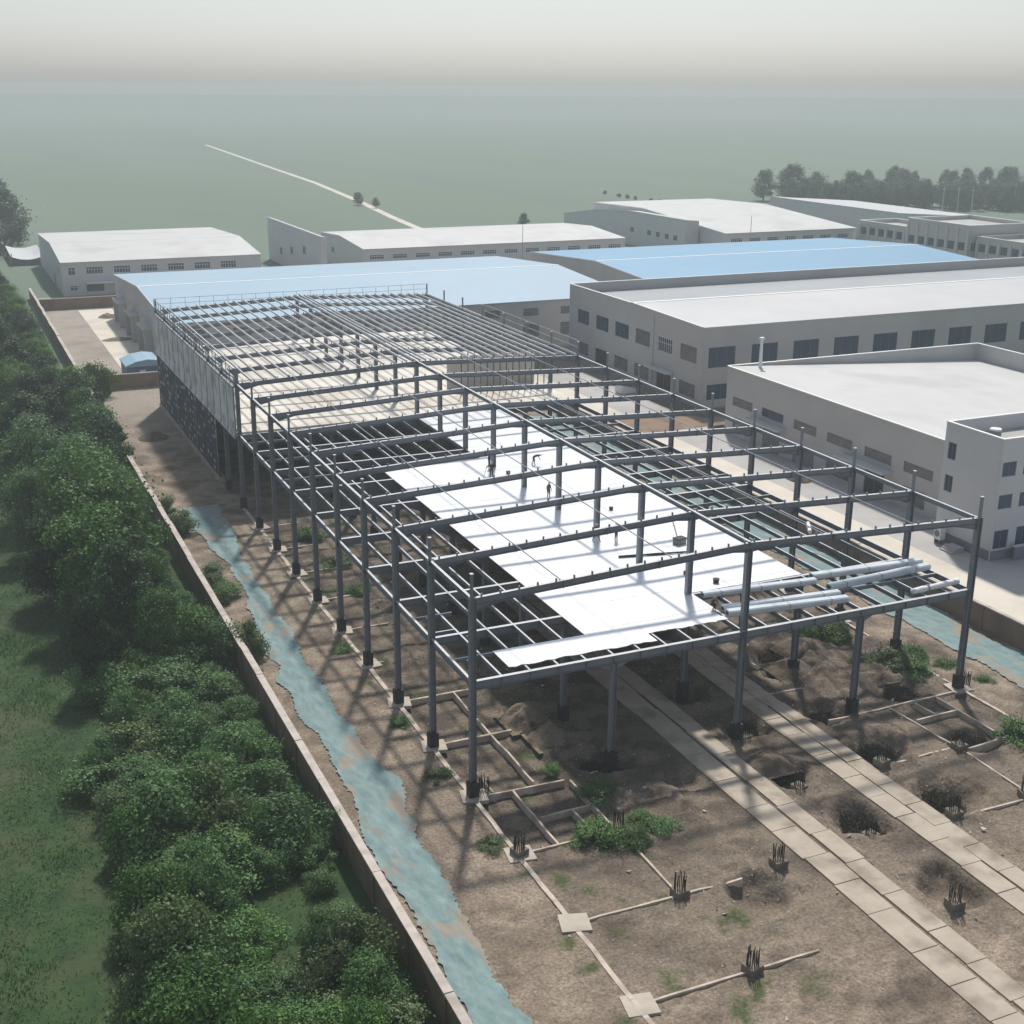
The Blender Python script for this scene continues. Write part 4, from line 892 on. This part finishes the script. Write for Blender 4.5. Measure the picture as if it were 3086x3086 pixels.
heap('soil_heap', 8.3, 9.2, 2.0, 1.9, STRAW, 'tall straw-brown heap behind the front left column', seed=7)
heap('soil_heap', 8.8, 5.6, 1.8, 1.4, STRAW, 'lower straw-brown heap next to the tall one', seed=8)
heap('soil_heap', 14.2, 4.4, 2.6, 1.2, SOIL_D, 'dark mound under the front edge between two ground columns', seed=9)
heap('soil_heap', 22.2, -4.6, 1.7, .9, SOIL_D, 'dark mound between the two slab paths by the middle column', seed=11)
heap('soil_heap', 33.6, 8.4, 2.2, 1.2, SOIL_D, 'dark mound right of the slab paths below the floor', seed=12)
heap('soil_heap', 36.8, 12, 2.4, 1.2, SOIL_D, 'dark mound under the floor at the right below green weeds', seed=14)
heap('soil_heap', 38.9, 5.2, 2.2, 1.1, SOIL_D, 'dark mound in front of the right weeds', seed=15)
heap('soil_heap', 68.6, 56, 2.2, 1.3, SOIL_D, 'dark covered pile on the pavement by the near hall', el=.7, seed=16)
# rubble
RUB = mat('rubble', (.40,.35,.30), .9, (.55,.50,.45), 3)
rbv = MB()
rng = random.Random(5)
for i in range(3200):
    x, y = rng.uniform(-9.5, 48), rng.uniform(-34, 60)
    if rng.random() < .35: x, y = rng.gauss(rng.choice([9,22,31,38,-1.3]), 1.6), rng.uniform(-20, 20)
    if -8.8 < x < -2 or x > 55: continue
    z = float(ground_h(np.array(x), np.array(y))); s = rng.uniform(.03,.12)*(2.4 if rng.random() < .06 else 1)
    p = [Vector((x,y,z)) + Vector((rng.uniform(-s,s), rng.uniform(-s,s), rng.uniform(-s*.3,s))) for _ in range(4)]
    rbv.add(p, [(0,1,2),(0,2,3),(0,3,1),(1,3,2)])
tag(rbv.obj('rubble', RUB), 'pale stones and rubble scattered over the dirt', 'rubble', kind='stuff')

# poles and lamps
def lamp_post(x, y, h, label, z0=0, r=.12, head=True, group=None):
    t = thing('lamp_post', label, 'lamp post', (x,y,z0), group)
    MB().tube((0,0,0),(0,0,h),r,r*.6,8).obj('pole', WHITE if head else RAILP, t)
    if head: MB().box(-.15,.9,-.2,.2,h-.02,h+.14).obj('lamp_head', WHITE, t)
lamp_post(.4, 330, 14.2, 'tall white lamp post behind the far left white warehouse')
lamp_post(115.7, 246, 13.2, 'dark slender post in front of the long distant warehouse', head=False)
lamp_post(188.9, 246, 13.4, 'dark slender post behind the bright blue roof', head=False)
lamp_post(326, 341.7, 4.5, 'short lamp post in the grass beyond the distant offices')
for i, (x, y) in enumerate(((355,334.7),(354.4,342),(348.4,344),(392.6,350))):
    t = thing('utility_pole', ['tall pale utility pole above the distant taller office block','pale utility pole just left of the tallest one','pale utility pole nearest the distant sheds','pale utility pole at the far right among the trees'][i], 'pole', (x,y,0), 'utility poles by the distant trees')
    MB().tube((0,0,0),(0,0,11.5),.2,.12,7).obj('pole', WALLB, t); MB().box(-.9,.9,-.07,.07,10.4,10.6).obj('cross_arm', WALLB, t)
# curved shelter far left
t = thing('shelter', 'dark shelter with sagging pale canopy left of the far white warehouse', 'shelter', (-6,326,0))
cm = MB(); n = 12
for i in range(n):
    a, b_ = -4.4+8.8*i/n, -4.4+8.8*(i+1)/n; za, zb = 2.0+.05*a*a, 2.0+.05*b_*b_
    cm.add([(a,-13,za-.5),(b_,-13,zb-.5),(b_,12,zb),(a,12,za),(a,-13,za-.4),(b_,-13,zb-.4),(b_,12,zb+.1),(a,12,za+.1)], [(3,2,1,0),(4,5,6,7),(0,1,5,4),(2,3,7,6)])
cm.obj('canopy', WALLB, t); MB().box(-4.2,4.2,-12,11,0,1.45).obj('stall', DOORG, t)
for x in (-4.2,4.2):
    for y in (-12.5,11.5): MB().box(x-.12,x+.12,y-.12,y+.12,0,3.4).obj('post', STEEL, t)
# field tracks
def track(name, pts, wd, z=.01):
    mb = MB(); P = [Vector((*p, z)) for p in pts]
    for i, p in enumerate(P):
        d = (P[min(i+1,len(P)-1)]-P[max(i-1,0)]).normalized(); s_ = Vector((-d.y,d.x,0))*wd/2; mb.v += [tuple(p-s_), tuple(p+s_)]
    mb.f = [(2*i,2*i+2,2*i+3,2*i+1) for i in range(len(P)-1)]
    return tag(mb.obj(name, PAVE, fix=False), kind='structure')
track('field_track', [(128,345),(131,370),(136,414),(146,486),(160,608),(172,760),(200,1100)], 3.2)

# ================================================================== VEGETATION
def crown_mesh(name, n, r, h, z0, m, leaf, seed, clumps=26, flat=1.0, m2=None):
    g = np.random.default_rng(seed)
    # clumps spread through an uneven ellipsoid
    a = g.uniform(0, 2*np.pi, clumps); q = g.uniform(0, 1, clumps)**.5; cz = g.uniform(0, 1, clumps)
    prof = np.sin(np.pi*np.clip(cz*.82+.16, 0, 1))**.7
    C = np.stack([np.cos(a)*q*r*prof*.8, np.sin(a)*q*r*prof*.8, z0 + cz*(h-z0)*.86+.06*h], 1)
    CR = (.13 + .34*g.uniform(0, 1, clumps)**1.5)*r*flat; C[:,2] += g.uniform(-.02, .12, clumps)*(h-z0)*(cz > .6)
    k = g.integers(0, clumps, n); d = g.normal(size=(n,3)); d /= np.linalg.norm(d, axis=1, keepdims=True)
    rad = CR[k]*(g.uniform(.35, 1, n)**.45)*(1+.25*np.sin(d[:,0]*7+k)*np.cos(d[:,1]*6))
    P = C[k] + d*rad[:,None]*np.array([1,1,.8])
    st = g.uniform(0,1,n) < .10; P[st] += d[st]*r*g.uniform(.02,.24,(int(st.sum()),1))                     # stray twigs
    P[:,2] = np.maximum(P[:,2], .08)
    nrm = d + g.normal(size=(n,3))*.6 + np.array([0,0,.35]); nrm /= np.linalg.norm(nrm, axis=1, keepdims=True)
    t1_ = np.cross(nrm, g.normal(size=(n,3))); t1_ /= np.linalg.norm(t1_, axis=1, keepdims=True); t2_ = np.cross(nrm, t1_)
    s = leaf*g.uniform(.6, 1.4, n)[:,None]
    V_ = np.stack([P-t1_*s, P-t2_*s*.55+nrm*s*.1, P+t1_*s, P+t2_*s*.55-nrm*s*.1], 1).reshape(-1,3)
    return np_mesh(name, V_, np.arange(4*n).reshape(-1,4), m)
def trunk_mesh(h, r, seed):
    g = random.Random(seed); mb = MB(); p = Vector((0,0,-.1)); rr_ = r
    for i in range(4):
        q = p + Vector((g.uniform(-.15,.15), g.uniform(-.15,.15), h*.18)); mb.tube(p, q, rr_, rr_*.82, 8, caps=i==0); 
        if i >= 1:
            for _ in range(3):
                a = g.uniform(0,6.28); e = q + Vector((math.cos(a)*h*.16, math.sin(a)*h*.16, h*g.uniform(.12,.24))); mb.tube(q, e, rr_*.5, rr_*.15, 6)
                a2 = a+g.uniform(-.8,.8); mb.tube(e, e+Vector((math.cos(a2)*h*.1, math.sin(a2)*h*.1, h*.1)), rr_*.16, rr_*.05, 5)
        p = q; rr_ *= .82
    mb.tube(p, p+Vector((0,0,h*.2)), rr_, rr_*.2, 6)
    return mb.mesh('trunk', BARK)
CR = {}
for nm, m, n, leaf in (('dark', LEAF_D, 16000, .16),('mid', LEAF_M, 16000, .16),('light', LEAF_L, 15000, .14),('far', LEAF_HAZED, 7000, .24)):
    CR[nm] = [crown_mesh('crown', n, 4.6, 10, 1.6, m, leaf, 10*len(CR)+s, clumps=46) for s in range(3)]
TR = [trunk_mesh(10, .28, s) for s in range(3)]
BU = {nm: [crown_mesh('shrub_leaves', 9000, 2.2, 2.6, .1, m, .08, 70+5*j+s, clumps=16, flat=1.15) for s in range(3)] for j, (nm, m) in enumerate((('b', LEAF_B), ('o', LEAF_O), ('m', LEAF_M)))}
STEMS = MB()
for i in range(9):
    a = i*.7; STEMS.tube((0,0,-.05),(math.cos(a)*.9, math.sin(a)*.9, 1.5),.05,.02,5)
STEMS = STEMS.mesh('stems', BARK)
tcount = 0
def tree(x, y, h, kind, label, group=None, wide=1.0, name='tree'):
    global tcount
    tcount += 1; s = h/10.0; t = thing(name, label, 'tree', (x,y,0), group, random.uniform(0,6.28))
    sx = s*wide
    link('trunk', TR[tcount%3], t, scale=(s,s,s)); link('crown', CR[kind][tcount%3], t, scale=(sx*random.uniform(.92,1.08), sx*random.uniform(.92,1.08), s))
    return t
def shrub(x, y, s, kind, label, group=None, z=0, hs=1.0):
    global tcount
    tcount += 1; t = thing('shrub', label, 'shrub', (x,y,z), group, random.uniform(0,6.28))
    link('stems', STEMS, t, scale=(s,s,s)); link('leaves', BU[kind][tcount%3], t, scale=(s*random.uniform(.9,1.15), s*random.uniform(.9,1.15), s*hs))
    return t
# belt beyond the left wall
r5 = random.Random(11)
G1 = 'trees of the dense belt beyond the left boundary wall'; L1 = 'dark green tree in the dense belt running beyond the left boundary wall'
_o = 'first second third fourth fifth sixth seventh eighth ninth tenth eleventh twelfth thirteenth fourteenth fifteenth sixteenth seventeenth eighteenth nineteenth twentieth'.split()
ORD = _o + ['twenty-'+q for q in _o[:9]] + ['thirtieth'] + ['thirty-'+q for q in _o[:9]]; n1 = -1
y = 88
while y < 300:
    edge = -12.8 if y < 200 else -13.0-(y-200)*.025
    n1 += 1; tree(edge-(1.0 if y < 128 else 3.0)+r5.uniform(-.5,.3), y+r5.uniform(-1.5,1.5), r5.uniform(7.4,9.0)*(1 if y < 128 else .8), 'dark' if r5.random() < .6 else 'mid', ORD[n1]+' tree from the near end of the dark row touching the left wall', G1)
    tree(edge-8.8+r5.uniform(-1,1), y+r5.uniform(-2,2), r5.uniform(8.2,9.8), 'dark' if r5.random() < .7 else 'mid', ORD[n1]+' tree from the near end in the second row from the left wall', G1)
    if y < 150: tree(edge-15.6+r5.uniform(-1,1), y+4+r5.uniform(-2,2), r5.uniform(7.5,9), 'dark', ORD[n1]+' tree from the near end in the row farthest from the left wall', G1)
    y += 6.8 if y < 200 else 8
# nearer cluster, tops catching the light
for x, y, h, k, lb, wd in ((-22.8,76,11.5,'light','light green leafy tree at the back left of the near clump',1.05),(-18.2,72.5,10.4,'light','light green tree beside the back left one in the near clump',1),
        (-15.6,67,8.4,'light','light green tree of the near clump closest to the boundary wall',.95),(-18.8,63,11.6,'mid','broad mid green tree in the middle of the near clump',1.05),(-24.3,64,9.2,'light','light green tree on the left side of the near clump',1),
        (-15.4,56,9,'mid','rounded green tree leaning over the wall beside the torn teal net end',.95),(-18.8,51,12.2,'mid','tallest green tree of the near clump',1.05),(-23.6,50,8.0,'dark','dark tree on the left edge of the near clump',.9),
        (-16.2,45.5,7.2,'dark','dark green tree at the right front of the near clump',.95),(-20.8,42,11,'mid','mid green tree at the front of the near clump over shaded grass',.95),(-18.0,35.5,6.8,'dark','low dark tree beside the shrubs at the front of the clump',.8),
        (-16.4,38.0,7.6,'mid','mid green tree above the thicket at the right end of the clump',.9),(-19.0,33.5,9.8,'dark','tall dark tree at the nearest tip of the clump',.85),(-16.6,29.5,7.2,'mid','rounded mid green tree rising from the thicket',.8),
        (-22.0,28.0,8.4,'dark','dark tree with visible bare trunk between grass and thicket',.6)):
    tree(x, y, h, k, lb, None, wd)
shrub(-8.6,138.5,1.35,'m','big rounded shrub inside the wall beside the brown cross wall',hs=1.5)
shrub(-8.9,66,1.0,'o','olive shrub spilling over the wall near the start of the teal net',hs=.9)
shrub(-9.0,72,.8,'m','small green shrub on the site side of the wall above the net')
shrub(-8.4,48.5,1.1,'o','olive weeds shrub between wall and net, longest green patch',hs=.6); shrub(-8.3,44,.9,'m','low green shrub at the widest bend of the net',hs=.6)
shrub(-9.3,28.8,1.0,'o','yellowish olive bush hanging over the wall coping',hs=1.25); shrub(-12.4,31,1.4,'b','green bush just left of the yellowish one over the wall')
G2 = 'dense shrubs left of the boundary wall'; L2 = 'bushy green shrub in the dense thicket left of the boundary wall'
for i in range(120):
    y = r5.uniform(-36, 42); x = r5.uniform(-24.5+max(0,(y-5))*.09, -12.2)
    shrub(x, y, min(r5.uniform(.8,1.6), (-10.9-x)/2.2), r5.choice('bbbmmo'), L2, G2, hs=r5.choice((.5,.6,.75,.9,1.2)))
for i, yb in enumerate(np.arange(-36, 60, 4.2)): shrub(-12.6+r5.uniform(-.4,.2), float(yb), r5.uniform(.55,.8), 'b', ORD[i]+' shrub from the near end along the foot of the left wall', 'shrubs along the foot of the left wall', hs=.75)
for i, yb in enumerate((81,84,92,100)): shrub(-11.4, yb, .9, 'm', ORD[i]+' low shrub along the wall beyond the light green clump', 'low shrubs along the wall beyond the clump')
# weeds on the site
for x, y, s, k, lb in ((41.2,13.2,1.2,'m','bright green weeds below the floor at the right'),(42.0,6.2,1.25,'o','yellow-green weeds between the right ground beams'),(44.8,6.6,.9,'m','dark green weed clump beside the right ground beam'),
        (47.4,.2,.45,'m','small weed tuft right of the front right column'),(42.8,-8.6,1.1,'m','green weed patch at the right edge of the dirt'),(5.4,-8.6,1.0,'m','bright grassy weeds at the bottom left of the foundation grid'),
        (6.8,1.2,.45,'m','small green tuft by the corner of the ground beams'),(8.6,-3.4,.9,'b','dark green shrub beside the foundation grid'),(9.3,-7.6,.6,'m','green tuft by the square footing'),
        (4.2,58.5,1.0,'m','bright green weeds under the frame on the left'),(4.6,49,.9,'o','olive weeds under the frame on the left, nearer'),(4.4,41,.8,'m','weed clump under the left joists')):
    shrub(x, y, s, k, lb, z=-.15, hs=.42)
# tangled dead brush lying in the pits
TWIG = mat('dead_brush', (.035,.027,.02), .95, (.085,.065,.048), 3)
def twigs(seed):
    g = random.Random(seed); mb = MB()
    for _ in range(1300):
        a = g.uniform(0,6.28); q = 1.75*g.random()**.55*(1+.25*math.sin(3*a+seed)); z = g.uniform(0,.6)*(1-q/2.3)
        p = Vector((math.cos(a)*q, math.sin(a)*q, z)); d = Vector((g.gauss(0,1), g.gauss(0,1), g.gauss(0,.45))).normalized()*g.uniform(.2,.5)
        mb.tube(p-d, p+d, .026, .012, 4, caps=False)
    return mb.mesh('brush', TWIG, fix=False)
TW = [twigs(k) for k in range(3)]
for i, (x, y, s_, lb) in enumerate(((22.9,-5.6,1.05,'tangled dark brush in the pit between the two slab paths, nearest the middle column'),(24.3,-12.6,1.2,'tangled dark brush in the pit between the slab paths, near the bottom'),
        (31.2,-12.6,1.2,'dark brush in the pit right of the slab paths, near the bottom'),(31.6,-5.2,1.0,'dark brush in the pit right of the slab paths, middle one'),(31.4,1.4,1.0,'dark brush in the pit behind the front floor beam at right'),
        (24.1,2.0,.9,'dark brush between the slab paths below the front floor beam'),(34.5,11.6,1.1,'dark brush beside the far ground columns at right'),(39.6,2.2,.9,'dark brush by the right ground beams'),
        (10.2,.4,.9,'dark brush at the foot of the left ground column'),(38.9,-7.0,.9,'dark brush behind the footing at the right edge'))):
    t = thing('brush_pile', lb, 'brush pile', (x, y, float(ground_h(np.array(x), np.array(y)))), None, i*1.3)
    link('brush', TW[i%3], t, scale=(s_, s_, s_*1.1))
for x, y, s, k, lb in ((40.0,14.6,1.0,'m','second bright green weed patch below the floor at the right'),(43.3,4.4,1.1,'m','long green weed patch behind the right ground beams'),(40.6,7.4,.8,'o','pale weeds left of the yellow-green ones at right'),
        (46.6,3.6,.7,'m','green weeds between the right ground beam and the teal net'),(44.2,-10.4,1.2,'m','second green weed patch at the right edge of the dirt'),(47.8,-5.5,.6,'o','olive weeds between dirt and net at right'),
        (7.8,-9.2,.8,'m','grass tuft below the bright grassy weeds'),(10.2,-8.6,.6,'b','low weeds right of the square footing'),(-1.2,-6.5,.6,'o','low weeds along the outside of the left ground beam, near the bottom'),
        (-1.3,3.6,.6,'o','low weeds along the outside of the left ground beam by the front column'),(-1.2,12.5,.6,'m','low weeds along the outside of the left ground beam, second bay'),(-1.2,28,.6,'m','low weeds along the outside of the left ground beam, middle bays')):
    shrub(x, y, s, k, lb, z=-.12, hs=.34)

# distant trees
G3 = 'hazy trees in the distant rows at right'; L3 = 'hazy tree in the distant rows beyond the offices'
for i in range(110):
    s_ = r5.random(); x = 318+s_*95+r5.uniform(-4,4); y = 392-s_*52+r5.uniform(-6,26)
    tree(x, y, r5.uniform(8,11), 'far', L3, G3, .8)
for i in range(34):
    s_ = r5.random(); tree(400+s_*110, 455-s_*85+r5.uniform(-12,16), r5.uniform(9,13), 'far', L3, G3, .85)
for x, y, h, lb in ((322,432,13,'tall hazy tree standing alone behind the lilac-grey shed'),(334,428,15,'hazy tree right of the lone one behind the lilac-grey shed'),(345,424,12,'third hazy tree behind the lilac-grey shed'),
        (342,394,14,'tall square hazy tree at the start of the distant row'),(-9.5,352,17,'large dark hazy tree at the top left'),(-21,352,19,'large dark hazy tree at the left edge, tallest'),(-10.5,368,19,'large dark hazy tree behind the top left one'),(-24,370,18,'large dark hazy tree farthest back at the left edge'),(-16,335,13,'dark hazy tree in front of the top left pair'),
        (167,358,5,'small hazy tree behind the distant long warehouse'),(140,470,5,'small hazy tree beside the field track'),(143,455,4,'tiny hazy tree beside the field track, nearer')):
    tree(x, y, h, 'far', lb, None, 1.15)
FB = [(271,491),(268.5,472),(269,465),(269,457),(268,441),(270,437),(268,428),(267,418),(262,407)]
for i, (x, y) in enumerate(FB): shrub(x, y, .6, 'b', ORD[i]+' small hazy bush from the far left end on the field boundary', 'bushes along the field boundary')

# grass left of the thicket
g = np.random.default_rng(3); n = 120000
gx_ = g.uniform(-42, -13, n); gy_ = g.uniform(-36, 78, n); dens = fbm(gx_*.25, gy_*.25, 4, 21)
keep = (g.uniform(0,1,n) < np.clip((dens-.25)*3, .15, 1)); gx_, gy_ = gx_[keep], gy_[keep]; n = len(gx_)
a = g.uniform(0, 2*np.pi, n); hh = g.uniform(.12,.34,n)*np.clip(fbm(gx_*.3, gy_*.3, 3, 30)*1.8, .5, 1.6); wd = g.uniform(.02,.05,n); ln = g.normal(size=(n,2))*.14
B0 = np.stack([gx_, gy_, np.full(n,-.02)], 1); U_ = np.stack([np.cos(a)*wd, np.sin(a)*wd, 0*a], 1)
Tt = B0 + np.stack([ln[:,0], ln[:,1], hh], 1)
V_ = np.stack([B0-U_, B0+U_, Tt+U_*.3, Tt-U_*.3], 1).reshape(-1,3)
tag(link('grass', np_mesh('grass', V_, np.arange(4*n).reshape(-1,4), GRASS)), 'rough green grass left of the thicket', 'grass', kind='stuff')

# ================================================================== HAZE
hz = MB().box(-700, 1500, -500, 2200, -1.1, 52).mesh('haze', (hm := bpy.data.materials.new('haze_air')))
hm.use_nodes = True; t_ = hm.node_tree; t_.nodes.remove(t_.nodes['Principled BSDF'])
pv = t_.nodes.new('ShaderNodeVolumePrincipled'); pv.inputs['Density'].default_value = .0006; pv.inputs['Color'].default_value = (.70,.78,.77,1); pv.inputs['Anisotropy'].default_value = .2
t_.links.new(pv.outputs[0], t_.nodes['Material Output'].inputs['Volume'])
tag(link('haze', hz), 'pale even haze over the whole plain', 'haze', kind='stuff')
